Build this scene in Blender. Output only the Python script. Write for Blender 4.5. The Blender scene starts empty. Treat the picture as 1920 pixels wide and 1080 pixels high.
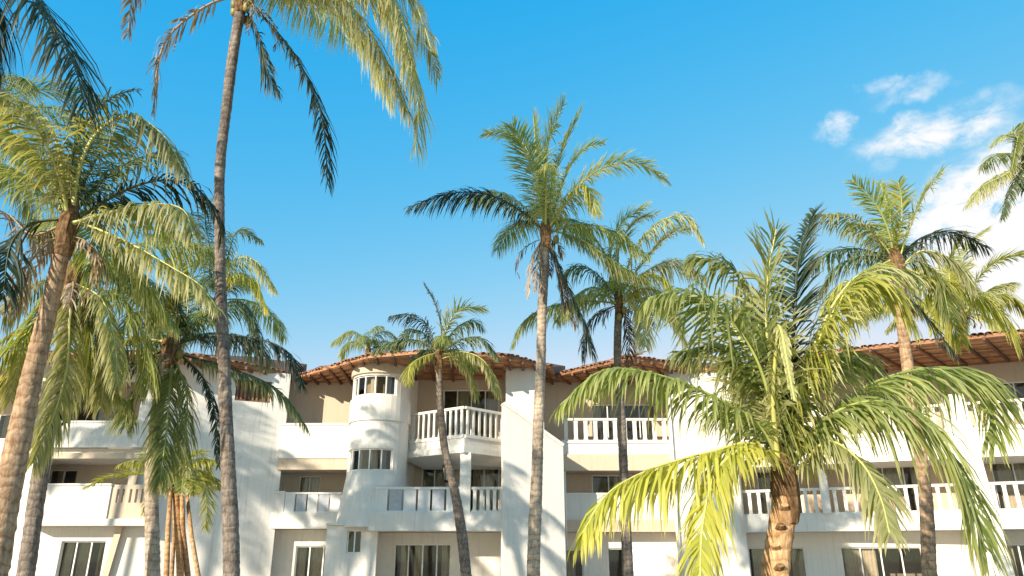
import bpy, math, random
from mathutils import Vector, Matrix
random.seed(7)
R = math.radians
SC = bpy.context.scene
COL = SC.collection

# ------------------------------------------------------------------ camera, sky, sun, exposure
FPX, PITCH, EYE = 1400.0, R(20), 1.6          # focal length in pixels of a 1920 wide frame
cam_d = bpy.data.cameras.new('camera')
cam_d.sensor_width = 36.0
cam_d.lens = 36.0 * FPX / 1920.0
cam_d.clip_start, cam_d.clip_end = 0.1, 2000
cam = bpy.data.objects.new('camera', cam_d)
cam.location = (0, 0, EYE)
cam.rotation_euler = (R(90) + PITCH, 0, 0)
COL.objects.link(cam)
SC.camera = cam

SUN_AZ, SUN_EL = R(37), R(23)                 # from behind the camera, to its left
SUN_DIR = Vector((-math.sin(SUN_AZ) * math.cos(SUN_EL), -math.cos(SUN_AZ) * math.cos(SUN_EL), math.sin(SUN_EL)))
sun_d = bpy.data.lights.new('sun', 'SUN')
sun_d.energy = 5.0
sun_d.angle = R(0.6)
sun_d.color = (1.0, 0.88, 0.71)
sun = bpy.data.objects.new('sun', sun_d)
sun.rotation_euler = (-SUN_DIR).to_track_quat('-Z', 'Y').to_euler()
sun.location = SUN_DIR * 60
COL.objects.link(sun)

SC.view_settings.view_transform = 'Standard'
SC.view_settings.look = 'None'
SC.view_settings.exposure = 0.58
SC.view_settings.gamma = 1.0
SC.view_settings.use_curve_mapping = False
SC.cycles.max_bounces = 8
SC.cycles.transparent_max_bounces = 12
SC.cycles.sample_clamp_indirect = 8.0

def ray(px, py):
    a = Vector(((px - 960) / FPX, (540 - py) / FPX, 0))
    c, s = math.cos(PITCH), math.sin(PITCH)
    return Vector((a.x, c - a.y * s, s + a.y * c))
def at(px, py, D):
    """the point on the vertical plane y = D seen at that place of the photograph"""
    r = ray(px, py)
    k = D / r.y
    return Vector((r.x * k, D, EYE + r.z * k))
def proj(p):
    c, s = math.cos(PITCH), math.sin(PITCH)
    x, y, z = p[0], p[1], p[2] - EYE
    d = y * c + z * s
    return 960 + FPX * x / d, 540 - FPX * (z * c - y * s) / d
def plan(px, D, py=930):
    p = at(px, py, D)
    return Vector((p.x, p.y))

def make_world():
    w = bpy.data.worlds.new('World')
    SC.world = w
    w.use_nodes = True
    nt = w.node_tree
    N, L = nt.nodes, nt.links
    N.clear()
    out = N.new('ShaderNodeOutputWorld')
    bg = N.new('ShaderNodeBackground')
    bg.inputs['Strength'].default_value = 0.128
    sky = N.new('ShaderNodeTexSky')
    sky.sky_type = 'NISHITA'
    sky.sun_disc = False
    sky.sun_elevation = SUN_EL
    sky.sun_rotation = math.atan2(SUN_DIR.x, SUN_DIR.y)
    sky.air_density = 1.0
    sky.dust_density = 0.0
    sky.ozone_density = 1.4
    tc = N.new('ShaderNodeTexCoord')
    def math_(op, a, b=None, clamp=False):
        m = N.new('ShaderNodeMath'); m.operation = op; m.use_clamp = clamp
        for i, v in enumerate((a, b)):
            if v is None: continue
            if isinstance(v, (int, float)): m.inputs[i].default_value = v
            else: L.new(v, m.inputs[i])
        return m.outputs[0]
    # the photograph's grading of the clear sky: deep cyan above, pale towards the horizon (same curve in every direction)
    sp = N.new('ShaderNodeSeparateColor'); L.new(sky.outputs[0], sp.inputs[0])
    gg = math_('MULTIPLY', math_('POWER', sp.outputs[1], .55), 1.86)
    bb = math_('MULTIPLY', math_('POWER', sp.outputs[2], .10), 4.1)
    rr_ = math_('MAXIMUM', math_('SUBTRACT', math_('MULTIPLY', math_('POWER', sp.outputs[0], 1.8), .62), .26), .02)
    rr_ = math_('MINIMUM', rr_, math_('MULTIPLY', gg, .9))
    hs = N.new('ShaderNodeCombineColor')
    for q, o_ in enumerate((rr_, gg, bb)): L.new(o_, hs.inputs[q])
    wn = N.new('ShaderNodeTexNoise'); wn.inputs['Scale'].default_value = 16; wn.inputs['Detail'].default_value = 6; wn.inputs['Roughness'].default_value = .6
    L.new(tc.outputs['Generated'], wn.inputs['Vector'])
    wc = N.new('ShaderNodeVectorMath'); wc.operation = 'SUBTRACT'; L.new(wn.outputs['Color'], wc.inputs[0]); wc.inputs[1].default_value = (.5, .5, .5)
    wm = N.new('ShaderNodeVectorMath'); wm.operation = 'MULTIPLY_ADD'; L.new(wc.outputs[0], wm.inputs[0]); wm.inputs[1].default_value = (.085, .085, .05); L.new(tc.outputs['Generated'], wm.inputs[2])
    def dot(v):
        m = N.new('ShaderNodeVectorMath'); m.operation = 'DOT_PRODUCT'
        L.new(wm.outputs[0], m.inputs[0]); m.inputs[1].default_value = v
        return m.outputs['Value']
    mp = N.new('ShaderNodeMapping'); mp.inputs['Scale'].default_value = (1, 1, 2.1)
    L.new(tc.outputs['Generated'], mp.inputs[0])
    nz = N.new('ShaderNodeTexNoise'); nz.inputs['Scale'].default_value = 19; nz.inputs['Detail'].default_value = 9
    nz.inputs['Roughness'].default_value = 0.62; nz.inputs['Distortion'].default_value = 0.35
    L.new(mp.outputs[0], nz.inputs['Vector'])
    nz2 = N.new('ShaderNodeTexNoise'); nz2.inputs['Scale'].default_value = 45; nz2.inputs['Detail'].default_value = 6
    L.new(mp.outputs[0], nz2.inputs['Vector'])
    # clouds of the picture: bearing and elevation, size in radians, density
    clouds = [(1752, 247, .105, .030, .75), (1815, 208, .08, .018, .35), (1702, 172, .062, .018, .42), (1566, 246, .025, .024, .70), (1640, 160, .026, .011, .4),
              (1640, 275, .02, .010, .4), (1660, 312, .02, .013, .3), (1875, 435, .10, .09, 1.7), (2010, 470, .17, .16, 1.9),
              (2350, 380, .22, .13, 1.3), (2800, 200, .25, .12, 1.1)]
    total = None
    for px, py, sx, sy, dens in clouds:
        c = ray(px, py).normalized()
        right = Vector((c.y, -c.x, 0)).normalized()
        up = right.cross(c).normalized()
        a = math_('DIVIDE', dot(right), sx)
        b = math_('DIVIDE', dot(up), sy)
        d2 = math_('ADD', math_('MULTIPLY', a, a), math_('MULTIPLY', b, b))
        front = math_('GREATER_THAN', dot(c), 0.3)
        m = math_('MULTIPLY', math_('MULTIPLY', math_('SUBTRACT', 1.0, d2, True), front), dens)
        total = m if total is None else math_('MAXIMUM', total, m)
    t = math_('MULTIPLY', total, math_('ADD', math_('MULTIPLY', nz.outputs[0], 3.2), -0.85))
    t = math_('ADD', t, math_('MULTIPLY', math_('SUBTRACT', nz2.outputs[0], .5), math_('MULTIPLY', total, 0.35)), True)
    ramp = N.new('ShaderNodeMapRange'); ramp.interpolation_type = 'SMOOTHSTEP'
    ramp.inputs[1].default_value = 0.0; ramp.inputs[2].default_value = 0.8
    L.new(t, ramp.inputs[0])
    mix = N.new('ShaderNodeMix'); mix.data_type = 'RGBA'
    L.new(ramp.outputs[0], mix.inputs[0])
    L.new(hs.outputs[0], mix.inputs[6])
    mix.inputs[7].default_value = (5.3, 5.3, 5.35, 1)
    L.new(mix.outputs[2], bg.inputs[0])
    L.new(bg.outputs[0], out.inputs[0])
make_world()

# ------------------------------------------------------------------ materials
def new_mat(name):
    m = bpy.data.materials.new(name); m.use_nodes = True
    nt = m.node_tree
    return m, nt, nt.nodes, nt.links, nt.nodes['Principled BSDF']
def noise(N, L, vec, scale, detail=4, rough=.55):
    n = N.new('ShaderNodeTexNoise')
    n.inputs['Scale'].default_value = scale; n.inputs['Detail'].default_value = detail; n.inputs['Roughness'].default_value = rough
    if vec is not None: L.new(vec, n.inputs['Vector'])
    return n
def ramp(N, L, fac, stops):
    r = N.new('ShaderNodeValToRGB')
    el = r.color_ramp.elements
    el[0].position, el[0].color = stops[0][0], (*stops[0][1], 1)
    el[1].position, el[1].color = stops[-1][0], (*stops[-1][1], 1)
    for p, c in stops[1:-1]:
        e = el.new(p); e.color = (*c, 1)
    L.new(fac, r.inputs[0])
    return r
def mixc(N, L, fac, a, b, mode='MIX'):
    m = N.new('ShaderNodeMix'); m.data_type = 'RGBA'; m.blend_type = mode
    for sock, v in ((0, fac), (6, a), (7, b)):
        if isinstance(v, (int, float)): m.inputs[sock].default_value = v
        elif isinstance(v, tuple): m.inputs[sock].default_value = (*v, 1)
        else: L.new(v, m.inputs[sock])
    return m.outputs[2]
def bump(N, L, h, strength, dist, bsdf):
    b = N.new('ShaderNodeBump'); b.inputs['Strength'].default_value = strength; b.inputs['Distance'].default_value = dist
    L.new(h, b.inputs['Height']); L.new(b.outputs[0], bsdf.inputs['Normal'])

def stucco(name, col, stain=(0.42, 0.36, 0.28), amount=.5, rough=.85):
    m, nt, N, L, B = new_mat(name)
    tc = N.new('ShaderNodeTexCoord')
    big = noise(N, L, tc.outputs['Object'], .55, 6, .62)
    mp = N.new('ShaderNodeMapping'); mp.inputs['Scale'].default_value = (5.0, 5.0, .30)
    L.new(tc.outputs['Object'], mp.inputs[0])
    streak = noise(N, L, mp.outputs[0], 1.5, 7, .65)
    fine = noise(N, L, tc.outputs['Object'], 34, 5, .6)
    mask = ramp(N, L, streak.outputs[0], [(.52, (0, 0, 0)), (.66, (amount * .5,) * 3), (.8, (amount,) * 3)])
    vor = N.new('ShaderNodeTexVoronoi'); vor.feature = 'DISTANCE_TO_EDGE'; vor.inputs['Scale'].default_value = .42
    dv = N.new('ShaderNodeVectorMath'); dv.operation = 'MULTIPLY_ADD'
    wob = noise(N, L, tc.outputs['Object'], 1.6, 6, .7)
    L.new(wob.outputs['Color'], dv.inputs[0]); dv.inputs[1].default_value = (1.5, 1.5, 1.5); L.new(tc.outputs['Object'], dv.inputs[2])
    L.new(dv.outputs[0], vor.inputs['Vector'])
    gate = noise(N, L, tc.outputs['Object'], .8, 3)
    crack = ramp(N, L, vor.outputs['Distance'], [(0.0, (.35,) * 3), (.008, (0, 0, 0))])
    gr_ = ramp(N, L, gate.outputs[0], [(.58, (0, 0, 0)), (.66, (1, 1, 1))])
    crk = mixc(N, L, 1.0, crack.outputs[0], gr_.outputs[0], 'MULTIPLY')
    patch = noise(N, L, tc.outputs['Object'], 1.15, 8, .72)
    pm = ramp(N, L, patch.outputs[0], [(.60, (0, 0, 0)), (.66, (amount * .55,) * 3)])
    mask2 = ramp(N, L, big.outputs[0], [(.46, (0, 0, 0)), (.75, (amount * .5,) * 3)])
    c = mixc(N, L, mask.outputs[0], col, stain)
    c = mixc(N, L, mask2.outputs[0], c, tuple(.7 * a + .3 * b for a, b in zip(col, stain)))
    c = mixc(N, L, pm.outputs[0], c, tuple(.55 * a + .45 * b for a, b in zip(col, stain)))
    c = mixc(N, L, crk, c, tuple(.6 * x for x in stain))
    f = ramp(N, L, fine.outputs[0], [(.3, (.86, .86, .86)), (.7, (1, 1, 1))])
    c = mixc(N, L, 1.0, c, f.outputs[0], 'MULTIPLY')
    L.new(c, B.inputs['Base Color'])
    B.inputs['Roughness'].default_value = rough
    B.inputs['Specular IOR Level'].default_value = .25
    mid = noise(N, L, tc.outputs['Object'], 7, 5, .6)
    h = mixc(N, L, .5, mid.outputs[0], fine.outputs[0])
    bump(N, L, h, .55, .04, B)
    return m
def woodlike(name, c1, c2, scale=(1.5, 1.5, 1.5), rough=.7):
    m, nt, N, L, B = new_mat(name)
    tc = N.new('ShaderNodeTexCoord'); oi = N.new('ShaderNodeObjectInfo')
    n = noise(N, L, tc.outputs['Object'], 3.2, 8, .65)
    r = ramp(N, L, n.outputs[0], [(.3, c1), (.7, c2)])
    v = N.new('ShaderNodeMapRange'); v.inputs[3].default_value = .62; v.inputs[4].default_value = 1.2
    L.new(oi.outputs['Random'], v.inputs[0])
    hs = N.new('ShaderNodeHueSaturation'); L.new(r.outputs[0], hs.inputs['Color']); L.new(v.outputs[0], hs.inputs['Value'])
    L.new(hs.outputs[0], B.inputs['Base Color'])
    B.inputs['Roughness'].default_value = rough
    n2 = noise(N, L, tc.outputs['Object'], 22, 5)
    bump(N, L, n2.outputs[0], .4, .02, B)
    return m
def plain(name, col, rough=.5, metal=0., vary=.12):
    m, nt, N, L, B = new_mat(name)
    tc = N.new('ShaderNodeTexCoord')
    n = noise(N, L, tc.outputs['Object'], 6, 5)
    r = ramp(N, L, n.outputs[0], [(.3, tuple(c * (1 - vary) for c in col)), (.7, tuple(min(1, c * (1 + vary)) for c in col))])
    L.new(r.outputs[0], B.inputs['Base Color'])
    B.inputs['Roughness'].default_value = rough; B.inputs['Metallic'].default_value = metal
    return m
def leafy(name, c_a, c_b, tip, trans=.35, tipw=.6):
    """leaflet blades: COLOR attribute g runs along the leaflet, r is a number of the leaflet's own"""
    m, nt, N, L, B = new_mat(name)
    at_ = N.new('ShaderNodeAttribute'); at_.attribute_name = 'leaf'
    sp = N.new('ShaderNodeSeparateColor'); L.new(at_.outputs['Color'], sp.inputs[0])
    oi = N.new('ShaderNodeObjectInfo')
    base = mixc(N, L, sp.outputs[0], c_a, c_b)
    tr = ramp(N, L, sp.outputs[1], [(.45, (0, 0, 0)), (1.0, (tipw,) * 3)])
    c = mixc(N, L, tr.outputs[0], base, tip)
    hs = N.new('ShaderNodeHueSaturation'); L.new(c, hs.inputs['Color'])
    v = N.new('ShaderNodeMapRange'); v.inputs[3].default_value = .75; v.inputs[4].default_value = 1.25
    L.new(oi.outputs['Random'], v.inputs[0]); L.new(v.outputs[0], hs.inputs['Value'])
    L.new(hs.outputs[0], B.inputs['Base Color'])
    B.inputs['Roughness'].default_value = .55; B.inputs['Specular IOR Level'].default_value = .3
    tl = N.new('ShaderNodeBsdfTranslucent')
    tcol = mixc(N, L, 1.0, hs.outputs[0], (1.6, 1.5, .6), 'MULTIPLY')
    L.new(tcol, tl.inputs[0])
    mx = N.new('ShaderNodeMixShader'); mx.inputs[0].default_value = trans
    L.new(B.outputs[0], mx.inputs[1]); L.new(tl.outputs[0], mx.inputs[2])
    L.new(mx.outputs[0], N['Material Output'].inputs[0])
    return m
def bark(name, c1, c2, c3):
    m, nt, N, L, B = new_mat(name)
    tc = N.new('ShaderNodeTexCoord')
    mp = N.new('ShaderNodeMapping'); mp.inputs['Scale'].default_value = (1, 1, .22)
    L.new(tc.outputs['Object'], mp.inputs[0])
    fib = noise(N, L, mp.outputs[0], 26, 7, .68)
    big = noise(N, L, tc.outputs['Object'], 1.7, 5, .6)
    wv = N.new('ShaderNodeTexWave'); wv.wave_type = 'BANDS'; wv.bands_direction = 'Z'
    wv.inputs['Scale'].default_value = 2.2; wv.inputs['Distortion'].default_value = 5.5; wv.inputs['Detail'].default_value = 5
    wv.inputs['Detail Scale'].default_value = 2.5
    L.new(tc.outputs['Object'], wv.inputs['Vector'])
    r = ramp(N, L, fib.outputs[0], [(.28, c1), (.5, c2), (.75, c3)])
    wr = ramp(N, L, wv.outputs[0], [(.02, (.72, .68, .64)), (.20, (1, 1, 1))])
    c = mixc(N, L, 1.0, r.outputs[0], wr.outputs[0], 'MULTIPLY')
    br = ramp(N, L, big.outputs[0], [(.35, (.62, .6, .58)), (.65, (1.15, 1.12, 1.08))])
    c = mixc(N, L, 1.0, c, br.outputs[0], 'MULTIPLY')
    L.new(c, B.inputs['Base Color']); B.inputs['Roughness'].default_value = .9
    B.inputs['Specular IOR Level'].default_value = .2
    h = mixc(N, L, .5, fib.outputs[0], wv.outputs[0])
    bump(N, L, h, .7, .03, B)
    return m
def glassy(name):
    m, nt, N, L, B = new_mat(name)
    N.remove(B)
    fr = N.new('ShaderNodeFresnel'); fr.inputs[0].default_value = 1.5
    t = N.new('ShaderNodeBsdfTransparent'); t.inputs[0].default_value = (.86, .88, .87, 1)
    g = N.new('ShaderNodeBsdfGlossy'); g.inputs['Roughness'].default_value = .03
    mx = N.new('ShaderNodeMixShader')
    L.new(fr.outputs[0], mx.inputs[0]); L.new(t.outputs[0], mx.inputs[1]); L.new(g.outputs[0], mx.inputs[2])
    L.new(mx.outputs[0], N['Material Output'].inputs[0])
    return m

M = dict(
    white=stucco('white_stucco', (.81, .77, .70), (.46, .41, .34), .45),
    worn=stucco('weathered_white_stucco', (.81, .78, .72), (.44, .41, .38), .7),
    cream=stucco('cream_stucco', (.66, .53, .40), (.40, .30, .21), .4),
    paint=stucco('white_paint', (.81, .79, .75), (.5, .46, .4), .35, .6),
    plank=woodlike('soffit_wood', (.26, .11, .05), (.56, .28, .13)),
    beam=woodlike('beam_wood', (.10, .04, .022), (.22, .09, .045)),
    tile=woodlike('clay_tile', (.17, .085, .055), (.36, .20, .13), rough=.9),
    frame=plain('window_frame_white', (.78, .76, .72), .45),
    darkframe=plain('dark_frame', (.05, .045, .04), .4),
    glass=glassy('window_glass'),
    curtain=plain('curtain_cloth', (.66, .51, .36), .9, 0, .1),
    room=plain('room_plaster', (.42, .33, .24), .9),
    panel=plain('grey_panel', (.40, .42, .45), .35),
    iron=plain('black_iron', (.015, .014, .013), .45, .6),
    lampglass=plain('frosted_lamp_glass', (.5, .45, .35), .3),
    leaf_g=leafy('leaf_green', (.16, .21, .06), (.31, .35, .12), (.56, .52, .26), .46),
    leaf_y=leafy('leaf_yellow_green', (.29, .32, .05), (.48, .46, .09), (.60, .54, .22), .42),
    leaf_d=leafy('leaf_dark_green', (.06, .105, .05), (.16, .21, .095), (.38, .38, .22), .38),
    leaf_n=leafy('leaf_shaded_green', (.018, .038, .022), (.045, .07, .04), (.20, .18, .12), .2),  # near-black green: the shade on silhouetted fronds is put into the leaf colour
    leaf_o=leafy('leaf_olive', (.25, .27, .10), (.42, .42, .20), (.66, .60, .38), .46, .8),
    leaf_b=leafy('leaf_dry', (.20, .14, .085), (.42, .32, .22), (.60, .50, .40), .2),
    leaf_k=leafy('leaf_dead_dark', (.045, .035, .025), (.12, .085, .055), (.38, .32, .26), .15),
    rib_g=plain('midrib_green', (.30, .34, .09), .45),
    rib_y=plain('midrib_yellow', (.52, .50, .16), .45),
    rib_d=plain('midrib_dark', (.07, .075, .03), .5),
    rib_b=plain('midrib_dry', (.40, .30, .20), .8),
    trunk_grey=bark('trunk_grey', (.09, .075, .065), (.24, .20, .17), (.42, .36, .31)),
    trunk_tan=bark('trunk_tan', (.20, .12, .07), (.44, .30, .19), (.62, .46, .32)),
    trunk_pale=bark('trunk_pale', (.24, .19, .14), (.46, .38, .30), (.66, .57, .46)),
    trunk_cut=bark('trunk_orange_cut', (.28, .15, .07), (.55, .34, .18), (.74, .54, .36)),
    fibre=bark('crown_fibre', (.06, .035, .02), (.20, .12, .06), (.42, .28, .15)),
    nut=plain('coconut_husk', (.24, .20, .05), .5, 0, .35),
)

# ------------------------------------------------------------------ helpers
def obj(name, verts, faces, mat, parent=None, smooth=False):
    me = bpy.data.meshes.new(name)
    me.from_pydata([tuple(v) for v in verts], [], faces)
    me.materials.append(mat)
    if smooth:
        me.polygons.foreach_set('use_smooth', [True] * len(me.polygons))
    me.update()
    o = bpy.data.objects.new(name, me)
    COL.objects.link(o)
    if parent is not None: o.parent = parent
    return o
def copy_of(o, parent, loc=None, rz=None, scale=None):
    c = bpy.data.objects.new(o.name.split('.')[0], o.data)
    COL.objects.link(c); c.parent = parent
    if loc is not None: c.location = loc
    if rz is not None: c.rotation_euler = (0, 0, rz)
    if scale is not None: c.scale = scale
    return c
def thing(name, label, cat, loc=(0, 0, 0), group=None):
    e = bpy.data.objects.new(name, None)
    e.empty_display_size = .3
    COL.objects.link(e)
    e.location = loc
    e['label'] = label; e['category'] = cat
    if group: e['group'] = group
    return e
class MB:
    def __init__(s): s.v, s.f = [], []
    def add(s, v, f):
        b = len(s.v); s.v += [tuple(x) for x in v]; s.f += [tuple(i + b for i in q) for q in f]
    def hexa(s, p):          # 8 corners: bottom ring 0-3, top ring 4-7
        s.add(p, [(3, 2, 1, 0), (4, 5, 6, 7), (0, 1, 5, 4), (1, 2, 6, 5), (2, 3, 7, 6), (3, 0, 4, 7)])
    def box(s, x0, x1, y0, y1, z0, z1):
        s.hexa([(x0, y0, z0), (x1, y0, z0), (x1, y1, z0), (x0, y1, z0), (x0, y0, z1), (x1, y0, z1), (x1, y1, z1), (x0, y1, z1)])
    def prism(s, poly, z0, z1):
        n = len(poly)
        a = sum(poly[i][0] * poly[(i + 1) % n][1] - poly[(i + 1) % n][0] * poly[i][1] for i in range(n))
        if a < 0: poly = poly[::-1]
        v = [(p[0], p[1], z0) for p in poly] + [(p[0], p[1], z1) for p in poly]
        f = [tuple(range(n))[::-1], tuple(range(n, 2 * n))] + [(i, (i + 1) % n, n + (i + 1) % n, n + i) for i in range(n)]
        s.add(v, f)
    def build(s, name, mat, parent=None, smooth=False): return obj(name, s.v, s.f, mat, parent, smooth)
class Path:
    """a wall line in plan, left to right as seen from the camera; outward = towards the camera"""
    def __init__(s, pts):
        s.p = [Vector(q) for q in pts]
        s.l = [0.]
        for a, b in zip(s.p, s.p[1:]): s.l.append(s.l[-1] + (b - a).length)
        s.L = s.l[-1]
    def seg(s, u):
        for i in range(len(s.p) - 1):
            if u <= s.l[i + 1] + 1e-9: return i
        return len(s.p) - 2
    def pt(s, u):
        i = s.seg(u); t = (u - s.l[i]) / (s.l[i + 1] - s.l[i])
        return s.p[i].lerp(s.p[i + 1], t)
    def out(s, u, smooth=True):
        def n(i):
            d = (s.p[i + 1] - s.p[i]).normalized(); return Vector((d.y, -d.x))
        i = s.seg(u); a = n(i)
        if abs(u - s.l[i + 1]) < 1e-6 and i + 2 < len(s.p): b = n(i + 1)
        elif abs(u - s.l[i]) < 1e-6 and i > 0: b = n(i - 1)
        else: return a
        m = (a + b).normalized()
        return m / max(.4, m.dot(a))
    def off(s, u, w):
        return s.pt(u) + s.out(u) * w
    def shift(s, w): return Path([s.off(u, w) for u in s.l])
    def u_px(s, px, z):
        lo, hi = 0., s.L
        for _ in range(40):
            m = (lo + hi) / 2; p = s.pt(m)
            if proj((p.x, p.y, z))[0] < px: lo = m
            else: hi = m
        return (lo + hi) / 2
def P2(*pd): return Path([plan(px, D) for px, D in pd])
def wall(parent, name, path, z0, z1, mat, thick=.22, openings=(), top=None, zs_extra=()):
    """wall along a path with rectangular openings (u0,u1,z0,z1); top: function u -> height of the upper edge"""
    us = set([round(x, 5) for x in path.l]); zs = {z0, z1} | set(zs_extra)
    for a, b, c, d in openings: us |= {round(a, 5), round(b, 5)}; zs |= {c, d}
    us = sorted(us); zs = sorted(z for z in zs if z0 <= z <= z1)
    solid = {}
    for i in range(len(us) - 1):
        for k in range(len(zs) - 1):
            um, zm = (us[i] + us[i + 1]) / 2, (zs[k] + zs[k + 1]) / 2
            solid[i, k] = not any(a < um < b and c < zm < d for a, b, c, d in openings)
    v, idx, f = [], {}, []
    def vert(i, k, s):
        key = (i, k, s)
        if key not in idx:
            q = path.pt(us[i]) if s == 0 else path.off(us[i], -thick)
            z = zs[k]
            if top and k == len(zs) - 1: z = top(us[i])
            idx[key] = len(v); v.append((q.x, q.y, z))
        return idx[key]
    for (i, k), on in solid.items():
        if not on: continue
        a, b, c, d = (vert(i, k, 0), vert(i + 1, k, 0), vert(i + 1, k + 1, 0), vert(i, k + 1, 0))
        e, g, h, j = (vert(i, k, 1), vert(i + 1, k, 1), vert(i + 1, k + 1, 1), vert(i, k + 1, 1))
        f += [(a, b, c, d), (g, e, j, h)]
        if not solid.get((i - 1, k)): f.append((a, d, j, e))
        if not solid.get((i + 1, k)): f.append((b, g, h, c))
        if not solid.get((i, k - 1)): f.append((a, e, g, b))
        if not solid.get((i, k + 1)): f.append((d, c, h, j))
    return obj(name, v, f, mat, parent)
def bar(mb, p, q, z0, z1, w_front, w_back):
    """box between plan points p and q, w in front of and behind the line"""
    d = (q - p).normalized(); n = Vector((d.y, -d.x))
    a, b, c, e = p + n * w_front, q + n * w_front, q - n * w_back, p - n * w_back
    mb.hexa([(a.x, a.y, z0), (b.x, b.y, z0), (c.x, c.y, z0), (e.x, e.y, z0), (a.x, a.y, z1), (b.x, b.y, z1), (c.x, c.y, z1), (e.x, e.y, z1)])
def beam3(mb, a, b, w, h):
    """square bar between two points in space"""
    a, b = Vector(a), Vector(b)
    d = (b - a).normalized(); s = d.cross(Vector((0, 0, 1))).normalized() * w / 2; u = s.cross(d).normalized() * h / 2
    mb.hexa([a - s - u, a + s - u, b + s - u, b - s - u, a - s + u, a + s + u, b + s + u, b - s + u])
def window(parent, path, u0, u1, z0, z1, n=3, recess=.12, curtains=(0, -1), mid=False, room=2.2, frame='frame'):
    """frame with its panes and curtains, and the room behind"""
    fw = .055
    us = [u0 + (u1 - u0) * i / n for i in range(n + 1)]
    q = [path.off(u, -recess) for u in us]
    mb = MB()
    for i in range(n):
        bar(mb, q[i], q[i + 1], z0, z0 + fw, .04, .04); bar(mb, q[i], q[i + 1], z1 - fw, z1, .04, .04)
        if mid: bar(mb, q[i], q[i + 1], z0 + (z1 - z0) * .3, z0 + (z1 - z0) * .3 + .04, .035, .035)
    for i in range(n + 1):
        d = (q[min(i + 1, n)] - q[max(i - 1, 0)]).normalized()
        a = q[i] if i == 0 else q[i] - d * fw * (.5 if i < n else 1); b = q[i] + d * fw * (.5 if 0 < i < n else (1 if i == 0 else 0))
        bar(mb, a, b, z0 + fw * .9, z1 - fw * .9, .046, .046)
    w = mb.build('window', M[frame], parent)
    for i in range(n):
        d = (q[i + 1] - q[i]).normalized()
        m = MB(); bar(m, q[i] + d * .03, q[i + 1] - d * .03, z0 + fw * .6, z1 - fw * .6, .006, .006)
        m.build('pane', M['glass'], w)
    # curtains: wavy cloth just behind the glass
    for i in sorted(set(c % n for c in curtains) | {random.randrange(n)}) if curtains else ():
        a, b = q[i], q[i + 1]
        d = (b - a).normalized(); nrm = Vector((d.y, -d.x)); L_ = (b - a).length
        lo, hi = (0.03, random.uniform(.55, .95)) if random.random() < .5 else (random.uniform(.05, .45), .97)
        v, f = [], []
        k = max(6, int(L_ * (hi - lo) / .035))
        for j in range(k + 1):
            t = lo + (hi - lo) * j / k
            p = a + d * L_ * t - nrm * (.16 + .035 * math.sin(j * 1.7) + random.uniform(-.008, .008))
            v += [(p.x, p.y, z0 + .06), (p.x, p.y, z1 - .03)]
        f = [(2 * j, 2 * j + 2, 2 * j + 3, 2 * j + 1) for j in range(k)]
        obj('curtain', v, f, M['curtain'], w, True)
    if room:
        a, b = path.off(u0, -.23), path.off(u1, -.23)
        d = (b - a).normalized(); nrm = Vector((d.y, -d.x))
        a, b = a - d * .35, b + d * .35
        c, e = b - nrm * room, a - nrm * room
        za, zb = z0 - .05, z1 + .25
        v = [(p.x, p.y, z) for z in (za, zb) for p in (a, b, c, e)]
        obj('room_interior', v, [(0, 1, 2, 3), (4, 7, 6, 5), (1, 5, 6, 2), (3, 2, 6, 7), (0, 3, 7, 4)], M['room'], parent)
    return w
def slab(parent, name, poly, z0, z1, mat):
    mb = MB(); mb.prism([tuple(p) for p in poly], z0, z1); return mb.build(name, mat, parent)
BAL = {}
def balustrade(parent, path, z0, z1, step=.42, w=.17, d=.09, mat='white', rail=.11):
    mb = MB()
    for i in range(len(path.p) - 1):
        a, b = path.p[i], path.p[i + 1]
        bar(mb, a, b, z1 - rail, z1, .09, .09); bar(mb, a, b, z0 - .02, z0 + .07, .08, .08)
    r = mb.build('balustrade', M[mat], parent)
    key = (round(z1 - z0, 3), w, d, mat)
    first = None
    for i in range(len(path.p) - 1):
        a, b = path.p[i], path.p[i + 1]
        n = max(1, round((b - a).length / step)); ang = math.atan2(b.y - a.y, b.x - a.x)
        for k in range(n):
            p = a.lerp(b, (k + .5) / n)
            if key not in BAL:
                H = z1 - z0 - rail - .04
                prof = [(0, 1.), (.10, 1.), (.13, .84), (.5, .92), (.87, .84), (.90, 1.), (1, 1.)]
                v, f = [], []
                for t, s in prof:
                    for sx, sy in ((-1, -1), (1, -1), (1, 1), (-1, 1)): v.append((sx * w / 2 * s, sy * d / 2 * s, .05 + t * H))
                for j in range(len(prof) - 1):
                    for c in range(4): f.append((4 * j + c, 4 * j + (c + 1) % 4, 4 * j + 4 + (c + 1) % 4, 4 * j + 4 + c))
                o = obj('baluster', v, f, M[mat], r); BAL[key] = o
                o.location = (p.x, p.y, z0); o.rotation_euler = (0, 0, ang)
            else:
                copy_of(BAL[key], r, (p.x, p.y, z0), ang)
    return r
def parapet(parent, path, z0, z1, mat='white', thick=.16, cope=.05):
    wall(parent, 'parapet', path, z0, z1 - .08, M[mat], thick)
    mb = MB()
    q = path.shift(-thick / 2)
    for i in range(len(q.p) - 1): bar(mb, q.p[i], q.p[i + 1], z1 - .08, z1, thick / 2 + cope, thick / 2 + cope)
    mb.build('coping', M['paint'], parent)

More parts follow.
